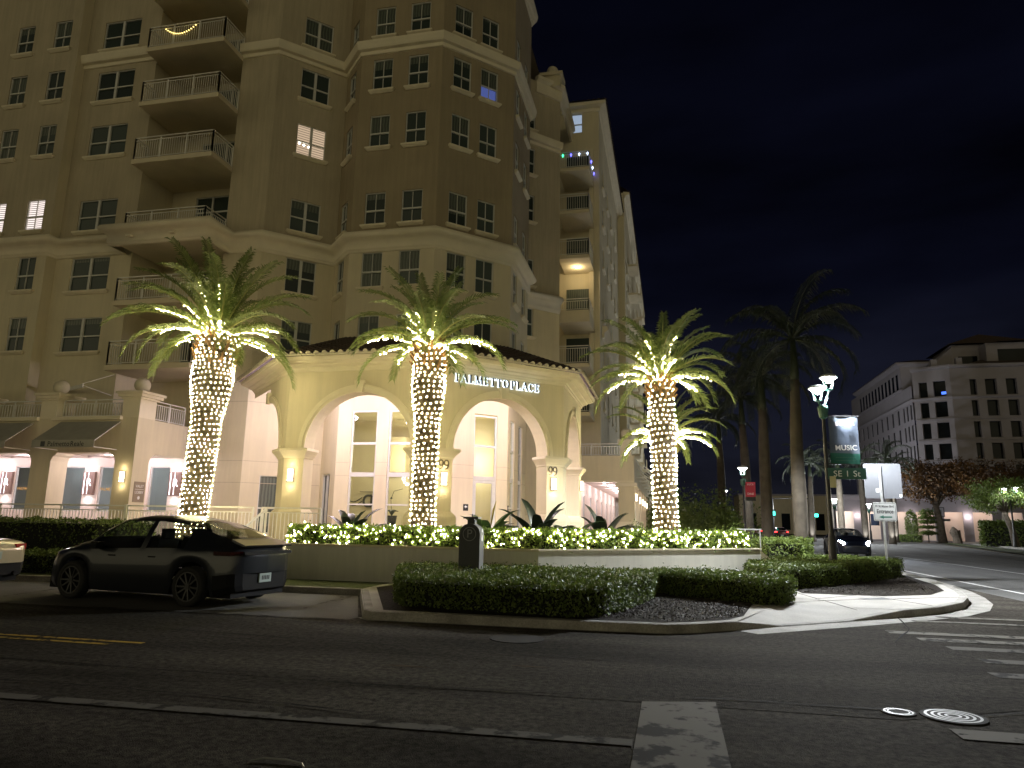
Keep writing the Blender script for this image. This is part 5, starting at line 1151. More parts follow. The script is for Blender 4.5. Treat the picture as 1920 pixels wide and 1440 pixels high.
t = empty('cone_topiary', (29.0,97.5,.13), 'tall oval clipped shrub beside the hotel arcade', 'topiary'); n = 2600; d = rng.normal(0,1,(n,3)); d /= np.linalg.norm(d,axis=1,keepdims=True); P = np.array([29.0,97.5,2.1])+d*[.75,.75,2.0]*rng.uniform(.75,1,(n,1)); V, F = leaves(P, d, .17, rng); np_mesh('foliage', V, F, M['hedge'], t)
q = MB(); q.tube([(29,97.5,.1),(29,97.5,1)], .06, 6); q.obj('stem', M['trunk'], t)

# ================================================================== CARS
def car(name, label, paint, group=None, kind='crossover', lights='off', rims=True):
    """rear at x = 0, nose towards +x, y across, wheels on z = 0"""
    root = empty(name, (0,0,0), label, 'car', group)
    if kind == 'crossover':
        Lc_, Wd = 4.75, 1.92; xr, xf, rw = .92, 3.81, .355
        top = ([0,.03,.10,.35,.7,1.2,1.9,2.45,2.9,3.35,3.62,3.9,4.3,4.6,4.72,4.75],[.98,1.07,1.12,1.24,1.37,1.52,1.62,1.62,1.56,1.33,1.13,1.06,.98,.86,.74,.66])
        belt = ([0,.1,.5,1.5,2.8,3.5,3.9,4.4,4.75],[.96,1.0,1.02,1.02,.98,.96,.95,.86,.62])
        hw = ([0,.04,.15,.4,.9,2,3.2,4.0,4.35,4.6,4.72,4.75],[.58,.72,.83,.905,.95,.945,.94,.92,.86,.74,.62,.5]); hr = ([0,.3,1,2.2,3.0,3.6,4,4.75],[.62,.60,.60,.62,.66,.70,.72,.6])
        gs, ge, ws, we, bs, be = 1.12, 3.42, 2.62, 3.55, .30, 1.30
    else:
        Lc_, Wd = 4.9, 1.87; xr, xf, rw = 1.05, 3.98, .345
        top = ([0,.04,.15,.5,.85,1.25,1.7,2.3,2.8,3.2,3.6,3.95,4.5,4.8,4.9],[.88,.99,1.05,1.08,1.11,1.27,1.42,1.47,1.42,1.25,1.04,.98,.90,.78,.62])
        belt = ([0,.1,.6,1.5,3,3.6,4.0,4.6,4.9],[.86,.97,1.0,1.0,.96,.95,.92,.82,.58])
        hw = ([0,.04,.2,.5,1,2,3.3,4.1,4.5,4.75,4.87,4.9],[.70,.79,.86,.90,.925,.925,.92,.90,.84,.72,.6,.48]); hr = ([0,.6,1.2,2.2,3.0,3.6,4,4.9],[.72,.70,.58,.60,.64,.70,.72,.6])
        gs, ge, ws, we, bs, be = .95, 3.4, 2.6, 3.62, .72, 1.62
    xs = sorted(set(np.round(np.concatenate([np.linspace(0,.4,9),np.linspace(.4,Lc_-.4,64),np.linspace(Lc_-.4,Lc_,10),[gs,ge,ws,we,bs,be]]),4)))
    def arch(x):
        z = .20+(.10 if x < .35 else 0)*(1-x/.35)
        if x > Lc_-.4: z += .06*(x-Lc_+.4)/.4
        for w_ in (xr, xf):
            d = abs(x-w_); Ra = rw+.075
            if d < Ra: z = max(z, rw+math.sqrt(Ra*Ra-d*d))
        return z
    rows = []
    for x in xs:
        T, Bt, h, r_ = (np.interp(x,*top), np.interp(x,*belt), np.interp(x,*hw), np.interp(x,*hr)); Bt = min(Bt, T-.015); zl = arch(x); r_ = min(r_, h*.92)
        zf = lambda f: zl+(Bt-zl)*f
        g_ = T-Bt; hh = h*.955
        pr = [(h*.93,zl),(h*.985,zf(.14)),(h,zf(.45)),(h*.992,zf(.72)),(h*.975,zf(.9)),(hh,Bt)]
        if g_ > .12: pr += [(hh+(r_-hh)*.45,Bt+g_*.42),(r_+.02,Bt+g_*.80),(r_*.93,Bt+g_*.92),(r_*.55,Bt+g_*.985),(0,T)]
        else: pr += [(hh*.92,Bt+g_*.35),(hh*.78,Bt+g_*.6),(hh*.6,Bt+g_*.8),(hh*.3,Bt+g_*.95),(0,T)]
        rows.append([(x,)+p for p in pr])
    K = len(rows[0]); body, glass, low, back = MB(), MB(), MB(), MB()
    gx = lambda a, b, lo, hi: lo-1e-6 <= a and b <= hi+1e-6
    for sg in (1,-1):
        V = [(p[0],sg*p[1],p[2]) for r in rows for p in r]; fb, fg, fl, fk = [], [], [], []
        for i in range(len(rows)-1):
            x0, x1 = xs[i], xs[i+1]
            for j in range(K-1):
                q = (i*K+j,(i+1)*K+j,(i+1)*K+j+1,i*K+j+1)
                if sg > 0: q = q[::-1]
                tall = rows[i][-1][2]-rows[i][5][2] > .13 and rows[i+1][-1][2]-rows[i+1][5][2] > .13
                isg = isb = False
                if tall and j in (5,6): isg = gx(x0,x1,gs,ge) and not (1.42 < (x0+x1)/2 < 1.50 and kind != 'crossover') and not abs((x0+x1)/2-2.12) < .06
                if j >= 7: isg = gx(x0,x1,ws,we)
                isb = tall and j >= 7 and gx(x0,x1,bs,be)
                (fg if isg else fk if isb else fl if (x1 <= .46 and j < 2) else fb).append(q)
        body.add(V, fb); glass.add(V, fg); low.add(V, fl); back.add(V, fk)
        for r, s_ in ((rows[0],1),(rows[-1],-1)):
            ring_ = r[2:]; m_ = len(ring_); zc = r[2][2]
            vs = [(p[0]-s_*bu,sg*p[1]*f_,zc+(p[2]-zc)*g_) for f_, g_, bu in ((1,1,0),(.86,.98,.022),(.5,.96,.05),(0,.95,.06)) for p in ring_]
            fs_ = [(k_*m_+i_,k_*m_+i_+1,(k_+1)*m_+i_+1,(k_+1)*m_+i_) for k_ in range(3) for i_ in range(m_-1)]; body.add(vs, [f if sg*s_ < 0 else f[::-1] for f in fs_])
            vs = [(p[0],sg*p[1],p[2]) for p in r[:3]]+[(r[0][0],0,r[2][2]),(r[0][0],0,r[0][2])]; f = tuple(range(len(vs))); (low if s_ > 0 else body).add(vs, [f if sg*s_ > 0 else f[::-1]])
    body.obj('body', paint, root, True); glass.obj('window_glass', M['car_glass'], root, True); back.obj('rear_window', M['car_glass_dark'], root, True)
    u = MB(); u.box(.12,Lc_-.12,-.72,.72,.17,.42); u.box(.5,Lc_-1.1,-.86,.86,.30,.44); u.obj('underbody', M['car_dark'], root)
    it = MB()
    for sx_ in (1.25,2.15):
        for sy in (.38,-.38): it.obox((sx_,sy,.86),(.09,0,.03),(0,.24,0),(-.06,0,.33)); it.obox((sx_-.10,sy,1.27),(.05,0,0),(0,.12,0),(0,0,.09)); it.box(sx_,sx_+.5,sy-.24,sy+.24,.5,.64)
    it.box(2.95,3.5,-.75,.75,.80,.93); it.bar((2.42,.38,.9),(2.9,.38,.8),.05)
    ring = [(2.42-.02*math.sin(a),.38+.18*math.cos(a),.93+.18*math.sin(a)) for a in np.linspace(0,2*math.pi,15)]; it.tube(ring,.014,5)
    it.obj('interior', M['interior'], root)
    for wx in (xr,xf):
        for sy in (1,-1):
            y0 = sy*(Wd/2-.12); t = MB(); prof = [(rw-.09,-.11),(rw-.02,-.11),(rw,-.08),(rw,.08),(rw-.02,.11),(rw-.09,.11),(rw-.11,.07)]; n = 28
            vs = [(wx+r*math.cos(2*math.pi*k/n), y0+yy*sy, rw+r*math.sin(2*math.pi*k/n)) for r, yy in prof for k in range(n)]
            t.add(vs, [(a*n+k,a*n+(k+1)%n,(a+1)*n+(k+1)%n,(a+1)*n+k) for a in range(len(prof)-1) for k in range(n)]); to = t.obj('wheel', M['tyre'], root, True)
            rm = MB(); rr = rw-.10
            for k in range(n):
                a, b = 2*math.pi*k/n, 2*math.pi*(k+1)/n
                rm.bar((wx+rr*math.cos(a),y0+sy*.09,rw+rr*math.sin(a)),(wx+rr*math.cos(b),y0+sy*.09,rw+rr*math.sin(b)),.03,.035)
            for k in range(10):
                a = 2*math.pi*k/10+.1*(k%2); rm.bar((wx,y0+sy*.075,rw),(wx+rr*math.cos(a),y0+sy*.09,rw+rr*math.sin(a)),.022,.03)
            rm.obox((wx,y0+sy*.08,rw),(.045,0,0),(0,.02,0),(0,0,.045)); rm.obj('rim', M['rim'], to)
            d = MB(); d.add([(wx+rr*math.cos(2*math.pi*k/n),y0+sy*.03,rw+rr*math.sin(2*math.pi*k/n)) for k in range(n)],[tuple(range(n))]); d.obj('brake_disc', M['car_dark'], to)
    for sy in (1,-1):
        m = MB(); m.obox((3.12,sy*1.02,1.03),(.10,sy*-.02,0),(0,.09,0),(-.02,0,.065)); m.bar((3.16,sy*.9,.99),(3.14,sy*.97,1.0),.05); m.obj('mirror', M['car_dark'] if kind == 'crossover' else paint, root)
        hx = Lc_-.38; h = MB(); h.obox((hx+.05+.09*(lights == 'head'),sy*.70,.755),(.16,sy*-.085,-.045),(.02,.05,0),(0,0,.045*(1+1.3*(lights == 'head')))); h.obj('headlight', M['head_lamp'] if lights == 'head' else M['white_lens'], root)
        if kind == 'crossover': pts = [(.02,.60,.955),(.10,.83,.95),(.42,.905,.955)]
        else: pts = [(.0,.52,.88),(.07,.80,.885),(.32,.885,.90)]
        tl = MB(); hgt = .035 if kind == 'crossover' else .065
        for (a, b) in zip(pts[:-1],pts[1:]):
            tl.add([(a[0]-.012,sy*a[1]*1.012,a[2]-hgt),(b[0]-.012,sy*b[1]*1.015,b[2]-hgt),(b[0]-.012,sy*b[1]*1.015,b[2]+hgt),(a[0]-.012,sy*a[1]*1.012,a[2]+hgt),
                    (a[0]+.04,sy*a[1]*.96,a[2]-hgt),(b[0]+.04,sy*b[1]*.96,b[2]-hgt),(b[0]+.04,sy*b[1]*.96,b[2]+hgt),(a[0]+.04,sy*a[1]*.96,a[2]+hgt)],
                   [(0,1,2,3),(7,6,5,4),(3,2,6,7),(0,4,5,1),(1,5,6,2),(0,3,7,4)])
        tl.obj('taillight', M['red_lamp'] if lights == 'tail' else (M['red_dark'] if kind == 'crossover' else M['red_lens']), root)
    b = MB()
    if kind == 'crossover':
        b.add(low.v, low.f); b.obox((-.05,0,.955),(.02,0,0),(0,.66,0),(0,0,.03)); b.obj('rear_bumper', M['car_dark'], root)
        s = MB(); s.add([(-.05,-.66,1.065),(-.05,.66,1.065),(.30,.62,1.16),(.30,-.62,1.16),(-.06,-.66,1.095),(-.06,.66,1.095),(.28,.62,1.20),(.28,-.62,1.20)],[(0,1,2,3),(7,6,5,4),(0,4,5,1),(1,5,6,2),(2,6,7,3),(3,7,4,0)]); s.obj('spoiler', paint, root)
    else:
        b.add(low.v, low.f); b.obj('rear_bumper', M['car_dark'], root)
        e = MB()
        for sy in (.55,-.55): e.tube([(-.06,sy,.33),(.12,sy,.33)], .05, 10)
        e.obj('exhaust', M['car_dark'], root)
    pz = .50 if kind == 'crossover' else .72
    p = MB(); p.box(-.03 if kind == 'crossover' else -.085,-.001 if kind == 'crossover' else -.06,-.16,.16,pz-.08,pz+.08); po = p.obj('licence_plate', M['plate'], root)
    p = MB()
    for k in range(5): y = -.09+.045*k; xx = -.031 if kind == 'crossover' else -.087; p.box(xx-.002,xx,y-.016,y+.012,pz-.035,pz+.04)
    p.obj('plate_characters', M['letter'], po)
    h = MB()
    for sy in (1,-1):
        for hx in (1.75,2.75): h.box(hx,hx+.16,sy*.935-.008,sy*.935+.008,.84,.862)
    h.obj('door_handle', M['car_dark'] if kind == 'crossover' else paint, root)
    return root
M['plate'] = mat('licence_plate', (.35,.42,.40), .5, .05, 4); M['white_lens'] = mat('clear_lens', (.5,.52,.55), .15, .05, 4); M['red_dark'] = mat('dark_tail_lens', (.03,.005,.005), .12, .1, 5)
def place(root, x, y, a, z=0): root.location = (x,y,z); root.rotation_euler = (0,0,a)
ha = math.atan2(.40,-2.92)
c1 = car('parked_car', 'dark grey sloping back crossover parked at the kerb, seen from its rear left side', M['paint_grey'])
# rear wheel near contact at (-8.31, 11.56); car left side faces the viewer
cxr, cyr = -8.40, 11.60+.93; place(c1, cxr-.92*math.cos(ha), cyr-.92*math.sin(ha), ha, .005)
c2 = car('parked_sedan', 'silver beige sedan cut by the left edge, only its tail showing', M['paint_silver'], None, 'sedan'); place(c2, -13.95, 12.55, R(177), .005)
c3 = car('oncoming_car', 'dark car with bright headlights coming up the side street', M['paint_navy'], None, 'crossover', 'head')
place(c3, 10.35, 49.7, R(-90))
lamp('headlight_beam', (9.65,44.8,.75), 900, (.8,.88,1), .06, None, 70, (-.12,-1,-.06)); lamp('headlight_beam', (11.05,44.8,.75), 900, (.8,.88,1), .06, None, 70, (-.12,-1,-.06))
c4 = car('distant_car', 'distant dark car with red tail lights waiting between the palm trunks', M['paint_maroon'], 'cars with red tail lights far down the street', 'crossover', 'tail'); place(c4, 15.3, 108, R(90))
dup(c4, (14.6,132,0), R(90), 'farthest pale lit car left of the red tail lit car, half hidden by a trunk')

# ================================================================== STREET FURNITURE
def lantern(parent, x, y, z, s=1.0):
    b = MB(); b.lathe([(.07*s,z-.02),(.13*s,z+.0),(.15*s,z+.02),(.0,z+.03)], (x,y), 10)
    for k in range(4):
        a = math.pi/4+k*math.pi/2; b.bar((x+.11*s*math.cos(a),y+.11*s*math.sin(a),z),(x+.24*s*math.cos(a),y+.24*s*math.sin(a),z+.42*s),.022*s)
    o = b.obj('lantern_cage', M['green_metal'], parent)
    r = MB(); r.lathe([(.30*s,z+.42*s),(.31*s,z+.45*s),(.22*s,z+.52*s),(.02,z+.57*s)], (x,y), 12); r.obj('lantern_roof', M['lantern_roof'], o)
    g = MB(); g.lathe([(.06*s,z+.24*s),(.16*s,z+.34*s),(.24*s,z+.40*s),(.24*s,z+.415*s)], (x,y), 12); g.obj('lantern_glass', M['lantern'], o)
M['lantern_roof'] = mat('pale_lantern_roof', (.5,.52,.52), .5, .05, 4)
def street_lamp(name, x, y, H, label, heads=((-.22,0),(.22,.25)), s=1.0, power=0, group=None, fwd=0):
    t = empty(name, (x,y,.13), label, 'street lamp', group); p = MB(); hy = y-.16*fwd
    p.lathe([(.17*s,.1),(.17*s,.25),(.135*s,.32),(.125*s,1.32),(.10*s,1.40),(.075*s,1.48),(.06*s,H-.5),(.075*s,H-.48),(.13*s,H-.42),(.15*s,H-.18),(.13*s,H-.14),(.05*s,H-.1)], (x,y), 14); p.obj('pole', M['black_metal'], t, True)
    f = MB(); f.lathe([(.06*s,H-.52),(.14*s,H-.46),(.18*s,H-.18),(.15*s,H-.12)], (x,y), 12); f.obj('finial_collar', M['green_metal'], t)
    for dx, dz in heads:
        a = MB(); a.bar((x,y,H-.3),(x+dx*s,hy,H+dz-.02),.045*s); a.obj('arm', M['green_metal'], t)
        lantern(t, x+dx*s, hy, H+dz, s)
        if power: lamp('street_lamp_light', (x+dx*s,hy,H+dz+.2*s), power, (.93,.97,1), .12*s, t, 164, (0,0,-1), .25)
    return t
LX, LY = 4.44, 22.0
near = street_lamp('street_lamp', LX, LY, 5.25, 'near black street lamp with two glowing lanterns and a hanging banner', ((-.17,.0),(.2,.32)), .85, 5200, None, 1)
bn = empty('street_banner', (LX,LY,4), 'pale blue and green banner reading BOCA MUSIC hung from the near lamp post', 'banner')
FBn = Fr((LX+.1,LY),(1,.04)); b = MB(); nx, nz_ = 12, 18
for i in range(nx+1):
    for j in range(nz_+1):
        u, v = i/nx, j/nz_; b.v.append(FBn.p(.02+.80*u, 4.82-1.38*v-.03*u, .006*math.sin(9*u+5*v)+.004*math.sin(17*v-6*u)))
for i in range(nx):
    for j in range(nz_): b.f.append([i*(nz_+1)+j,i*(nz_+1)+j+1,(i+1)*(nz_+1)+j+1,(i+1)*(nz_+1)+j]); b.m.append(1 if j >= 14 else 0)
M['banner_blue'] = mat('banner_blue', (.085,.105,.145), 1, 0, 1.6, col2=(.12,.14,.18), spec=.05); M['banner_green'] = mat('banner_green', (.03,.11,.085), 1, .1, 3, spec=.05)
b.obj('cloth', [M['banner_blue'],M['banner_green']], bn)
for z in (4.84,3.43): q = MB(); q.bar(FBn.p(-.1,z),FBn.p(.86,z-.03),.03); q.obj('rod', M['black_metal'], bn)
text_on('lettering','BOCA',.16,FBn,.45,4.58,.05,M['white'],bn,.002,1.35,1,-.03); text_on('lettering','MUSIC',.205,FBn,.45,3.88,.05,M['white'],bn,.004,1.02,1,-.03,bold=.003)
q = MB()
for k in range(2): q.fbox(FBn,.16,.70,3.60-.09*k,3.615-.09*k,.03,.036)
q.obj('small_print', M['green_metal'], bn)
ss = empty('street_name_sign', (LX,LY,3.2), 'green street name sign reading SE 1 St on the near lamp post', 'street sign'); FSS = Fr((LX+.02,LY-.10),(1,.03))
q = MB(); q.fbox(FSS,-.02,1.0,2.98,3.30,-.012,.012); q.obj('blade', mat('street_sign_green', (.015,.075,.055), .5, .05, 4), ss); [text_on('lettering',w_,.24,FSS,u_,3.13,.014,M['white'],ss,.002,1.05) for w_, u_ in (('SE',.24),('1',.50),('St',.75))]
q = MB(); q.box(LX+.03,LX+.19,LY-.16,LY-.14,2.74,3.06); tag(q.obj('notice_plate', mat('yellow_plate', (.48,.44,.25), .6, .05, 4)), 'small blank cream plate strapped to the near lamp post', 'sign')
sp = empty('sign_post', (6.38,24.0,.13), 'steel sign post with the blank back of a large square sign above an entrance sign', 'sign post'); FSP = Fr((5.9,24.0),(1,.02))
q = MB(); q.fbox(FSP,.43,.49,.13,3.55,.0,.05)
for k in range(24): q.fbox(FSP,.447,.473,2.5+.043*k,2.52+.043*k,.05,.053)
q.obj('post', M['steel'], sp)
def rrect(F, u0, u1, z0, z1, r, o0, o1):
    m = MB(); pts = []
    for (cx_, cz_, a0) in ((u1-r,z0+r,-90),(u1-r,z1-r,0),(u0+r,z1-r,90),(u0+r,z0+r,180)): pts += [(cx_+r*math.cos(R(a0+30*k)), cz_+r*math.sin(R(a0+30*k))) for k in range(4)]
    n = len(pts); m.add([F.p(u,z,o1) for u,z in pts]+[F.p(u,z,o0) for u,z in pts], [tuple(range(n)),tuple(range(n,2*n))[::-1]]+[(i,n+i,n+(i+1)%n,(i+1)%n) for i in range(n)]); return m
sb = rrect(FSP,.0,1.07,2.53,3.60,.06,-.012,.0).obj('sign_panel', M['sign_back'], sp)
q = MB(); q.fbox(FSP,.32,.42,2.72,2.83,.0005,.002); q.fbox(FSP,.98,1.05,2.58,2.66,.0005,.002); q.obj('sticker', M['white'], sb)
es = empty('entrance_sign', (6.38,24.0,2.1), 'white sign reading 99 SE Mizner Blvd. Entrance with a green left arrow', 'sign')
rrect(FSP,.18,.84,1.84,2.41,.05,.052,.06).obj('panel', mat('white_sign_face', (.26,.265,.26), .7, .03, 4, spec=.1), es); 
fr_ = MB()
for u0,u1,z0,z1 in ((.21,.81,2.375,2.385),(.21,.81,1.865,1.875),(.205,.215,1.87,2.38),(.805,.815,1.87,2.38)): fr_.fbox(FSP,u0,u1,z0,z1,.06,.063)
fr_.obj('border', M['sign_ink'] if 'sign_ink' in M else M['black_metal'], es)
M['sign_ink'] = mat('dark_green_ink', (.012,.07,.05), .6, .05, 4)
text_on('lettering','99 SE Mizner Blvd.',.092,FSP,.51,2.285,.062,M['black_metal'],es,.001,1,.78,bold=.002); text_on('lettering','Entrance',.175,FSP,.51,2.13,.062,M['black_metal'],es,.001,1,.76,bold=.004)
q = MB(); q.fbox(FSP,.44,.70,1.945,1.985,.06,.064); q.add([FSP.p(.33,1.965,.064),FSP.p(.46,1.91,.064),FSP.p(.46,2.02,.064)],[(0,1,2)]); q.obj('arrow', M['sign_ink'], es)
# parking pay station
ps = empty('pay_station', (-4.03,14.5,.13), 'dark parking pay station with a round P emblem, standing behind the island hedge', 'pay station')
FP = Fr((-4.26,14.42),(1,.0)); q = MB(); arcp = [(-.22,.13)]+[(.22,.13)]+[(.22*math.cos(a),1.36+.20*math.sin(a)) for a in np.linspace(0,math.pi,13)]
vs = [(-4.06+p[0],14.35,p[1]) for p in arcp]+[(-4.06+p[0],14.68,p[1]) for p in arcp]; n = len(arcp)
M['meter'] = mat('dark_slate_metal', (.020,.024,.032), .4, .08, 4); M['meter_side'] = mat('grey_metal_side', (.10,.105,.105), .6, .06, 4)
q.add(vs, [tuple(range(n)),tuple(range(n,2*n))[::-1]]); q.obj('front_panel', M['meter'], ps)
q = MB(); q.add(vs, [(i,n+i,n+(i+1)%n,(i+1)%n) for i in range(n)]); q.obj('casing', M['meter_side'], ps)
q = MB(); q.box(-4.14,-3.98,14.45,14.6,1.55,1.64); q.box(-4.21,-3.89,14.38,14.64,1.66,1.70); q.box(-4.12,-4.0,14.46,14.58,1.635,1.665); q.tube([(-4.05,14.5,1.7),(-4.05,14.5,1.76)], .012, 6); q.obj('solar_panel', M['meter'], ps)
FPp = Fr((-4.06,14.345),(1,0)); M['emblem_grey'] = mat('emblem_grey', (.20,.21,.24), .5, .05, 4)
q = MB(); ring = [(.135*math.cos(a),1.35+.135*math.sin(a)) for a in np.linspace(0,2*math.pi,29)]
for a, b_ in zip(ring[:-1],ring[1:]): q.bar(FPp.p(a[0],a[1],.004),FPp.p(b_[0],b_[1],.004),.008,.012)
q.obj('ring', M['emblem_grey'], ps); text_on('letter','P',.24,FPp,.0,1.35,.004,M['emblem_grey'],ps,.003)
FPs = Fr((-3.838,14.35),(0,1)); q = MB(); q.add([FPs.p(.17+.07*math.cos(a),1.33+.13*math.sin(a),.004) for a in np.linspace(0,6.1,18)],[tuple(range(18))]); q.obj('side_emblem', M['white'], ps); text_on('side_letter','P',.15,FPs,.17,1.33,.006,M['meter'],ps,.002)
# second lamp with the red banner and lamps further on
street_lamp('street_lamp', 4.02, 42.0, 4.35, 'second street lamp down the walk, holding a red banner', ((0,.1),), .95, 900)
b2 = empty('street_banner', (4.3,42,3.5), 'small red banner reading DINE on the second street lamp', 'banner'); F2 = Fr((4.1,41.95),(1,.02)); q = MB(); q.fbox(F2,.02,.56,3.24,4.06,-.006,.006); q.obj('cloth', mat('red_banner', (.42,.035,.06), .8, .1, 3), b2)
q = MB(); q.fbox(F2,.02,.56,3.02,3.238,-.006,.006); q.obj('cloth_base', M['black_metal'], b2); text_on('lettering','DINE',.17,F2,.29,3.40,.008,M['white'],b2,.002,1,.9); text_on('lettering','BOCA',.12,F2,.29,3.92,.008,M['white'],b2,.002,1.2,.9)
l3 = street_lamp('street_lamp', 4.25, 60, 3.9, 'small lamp glowing above the lit shrub, between the palm trunks', ((0,.1),), 1.0, 900, 'lamps further down the street')
for x, y, s in [(15.8,76,'distant lamp on the median left of the sign post, beside pale trunks'),(22.4,90,'distant lamp with a small banner just left of the entrance sign'),(14.6,118,'farthest tiny lamp beside the green traffic signal'),(18.2,112,'tiny lamp over the green street sign behind the pale trunks')]:
    n_ = dup(l3, (x,y,.13), 0, s); lamp('street_lamp_light', (x,y,4.05), 5000, (.93,.97,1), .12)
t = empty('street_banner', (22.9,90,3), 'tiny dark blue banner on a distant lamp left of the entrance sign', 'banner'); q = MB(); q.box(22.5,23.4,89.95,90,2.0,3.3); q.obj('cloth', mat('blue_banner', (.05,.07,.14), .8, .1, 3), t)
street_lamp('street_lamp', 32.3, 78.5, 5.2, 'twin headed lamp among bright green leaves at the far right', ((-.4,0),(.45,.1)), 1.15, 800)
q = MB(); q.bar((2.05,24,1.52),(2.78,24,1.52),.04); q.bar((2.3,24,.2),(2.3,24,1.52),.035); q.bar((2.74,24,.2),(2.74,24,1.52),.035); tag(q.obj('handrail', M['steel']), 'short steel handrail at the right end of the planter', 'handrail')
q = MB(); q.poly([(2.5,21.95),(3.4,22.3),(3.2,24.6),(2.2,25)], .55); q.add([(2.5,21.95,.13),(3.4,22.3,.13),(3.4,22.3,.2),(2.5,21.95,.93),(2.2,25,.93),(3.2,24.6,.2)],[(0,1,2,3),(3,2,5,4)]); tag(q.obj('ramp_wall', M['cream']), 'pale sloping end wall right of the lit planter', 'wall')
# far end of the street: plain block, signals, signs
bb = empty('distant_building', (27,190,0), 'dim plain block closing the far end of the street', 'building'); q = MB(); q.box(17,40,190,205,0,9.4); q.obj('wall', M['grey_tan'], bb); q = MB(); q.box(16.8,40.2,189.8,205.2,9.4,9.8); q.obj('roof', M['hotel'], bb)
q = MB(); [q.box(19+4*k,21+4*k,189.9,190.02,1,5) for k in range(5)]; q.obj('window', M['pane_black'], bb)
ts = empty('traffic_signal', (15.2,112,0), 'distant traffic signal pole with a glowing green light, between two palm trunks', 'traffic signal')
q = MB(); q.tube([(14.8,112,0),(14.8,112,5.8),(20.4,112,5.8)], .09, 6); q.obj('pole', M['black_metal'], ts); q = MB(); q.box(14.5,15.1,111.6,111.9,3.0,4.2); q.obj('housing', M['black_metal'], ts)
M['green_lamp'] = emat('green_signal', (.05,.9,.65), 4); q = MB(); q.box(14.62,14.98,111.5,111.59,3.3,3.9); q.obj('green_light', M['green_lamp'], ts)
t = empty('street_name_sign', (18.9,100,3), 'tiny lit green sign far away right of the palm trunks', 'street sign'); q = MB(); q.box(18.3,18.75,100,100.1,3.0,3.4); q.obj('panel', M['green_lamp'], t)
t = empty('parking_sign', (18.0,110,2.5), 'tiny red and white sign above the red tail lights', 'sign'); q = MB(); q.box(17.4,18.3,110,110.05,3.0,4.1); q.obj('panel', M['white'], t); q = MB(); q.bar((17.85,110.1,0),(17.85,110.1,3),.06); q.obj('post', M['steel'], t)

# ================================================================== HOTEL ACROSS THE STREET
ho = empty('hotel', (42,118,0), 'large pale hotel across the street with rows of dark windows and a roof loggia', 'hotel')
h = MB()
FHw = Fr((36,152),(0,-1)); FHs = Fr((40.5,113),(1,0)); FHc = Fr((36.2,115.5),(4.3,-2.5))
def dark(F, u0, u1, z0, z1, dep=.35, par=None):
    q = MB(); q.fbox(F,u0,u1,z0,z1,-dep-.02,-dep+.02); q.obj('window', M['pane_black'], ho)
rowsH = [(21.0,23.3),(17.9,20.2),(14.8,17.1),(11.7,14.0),(8.6,10.9),(5.5,7.8)]
def hface(F, length, cols, rows, top, z0=0):
    ops = [(a,b,s,t) for s,t in rows for a,b in cols]; panel(h, F, 0, length, z0, top, ops, .6)
    for o in ops: dark(F, *o, .12 if F is FHw else .58)
hface(FHw, 36.5, [(4+3.1*k,5.0+3.1*k) for k in range(9)]+[(31.6,32.4),(33.3,34.1),(35.0,35.8)], rowsH[1:], 23.0)
hface(FHc, 4.97, [(.8,1.9),(2.7,4.3)], rowsH, 25.2)
hface(FHs, 26, [(2.5,3.4),(4.5,6.0),(7.2,8.6),(10.2,11.6),(13.2,14.6),(16.3,17.7)], rowsH, 25.2)
FHt = Fr((36,146.5),(0,-1)); ops = [(1.2+2.05*k,2.5+2.05*k,23.3,26.0) for k in range(12)]; panel(h, FHt, 0, 26.5, 23.0, 27.0, ops, .5)
for o in ops: dark(FHt, *o, .08)
panel(h, Fr((36,120),(1,0)), 0, 5, 23, 27); h.box(36.1,66,120.1,152,22.9,26.9)
h.box(42.5,54,117,125,25.2,29.4); h.box(46.2,66,114.5,125,25.2,29.0); h.add([(38.5,119,25.2),(42.5,117,25.2),(42.5,117,29),(40.5,119,27.6)],[(0,1,2,3)])
h.obj('wall', M['hotel'], ho)
q = MB(); q.sweep([(36,152),(36,115.6),(40.5,113.0),(68,113)], [(-.05,20.45),(.1,20.5),(.35,20.7),(.35,20.85),(-.05,20.9)]); q.sweep([(36,147),(36,120),(41,120)], [(-.05,26.8),(.3,26.95),(.7,27.2),(.7,27.45),(-.05,27.5)]); q.sweep([(36,147),(36,120),(41,120)], [(-.05,22.9),(.4,23.0),(.4,23.2),(-.05,23.25)])
q.sweep([(36.1,115.6),(40.5,113.0),(68,113)], [(-.05,25.0),(.3,25.1),(.5,25.3),(.5,25.5),(-.05,25.55)]); q.box(38.5,39.3,114,114.8,25.5,26.6); q.box(41.6,42.4,113.2,114,25.5,26.6); q.obj('cornice', M['hotel'], ho)
for z_ in (5.2,8.3,11.4,14.5,17.6):
    q = MB(); q.sweep([(36.2,115.4),(40.5,113.0),(66,113)], [(-.05,z_-.12),(.16,z_-.1),(.16,z_+.08),(-.05,z_+.1)]); q.obj('ledge', M['hotel'], ho)
q = MB(); q.add([(35.2,147.5,27.5),(35.2,119.3,27.5),(45,119.3,27.5),(45,147.5,27.5),(40,140,29),(40,125,29)],[(0,1,5,4),(1,2,5),(2,3,4,5),(3,0,4)]); q.add([(41.8,116,29.4),(54.5,116,29.4),(54.5,126,29.4),(41.8,126,29.4),(48,121,32)],[(0,1,4),(1,2,4),(2,3,4),(3,0,4)]); q.add([(46,113.5,29.0),(68,113.5,29),(68,120,30.5),(52,120,30.5)],[(0,1,2,3)])
q.add([(43,112.6,25.56),(68,112.6,25.56),(68,116,26.8),(46,116,26.8)],[(0,1,2,3)]); q.obj('roof', M['tile'], ho)
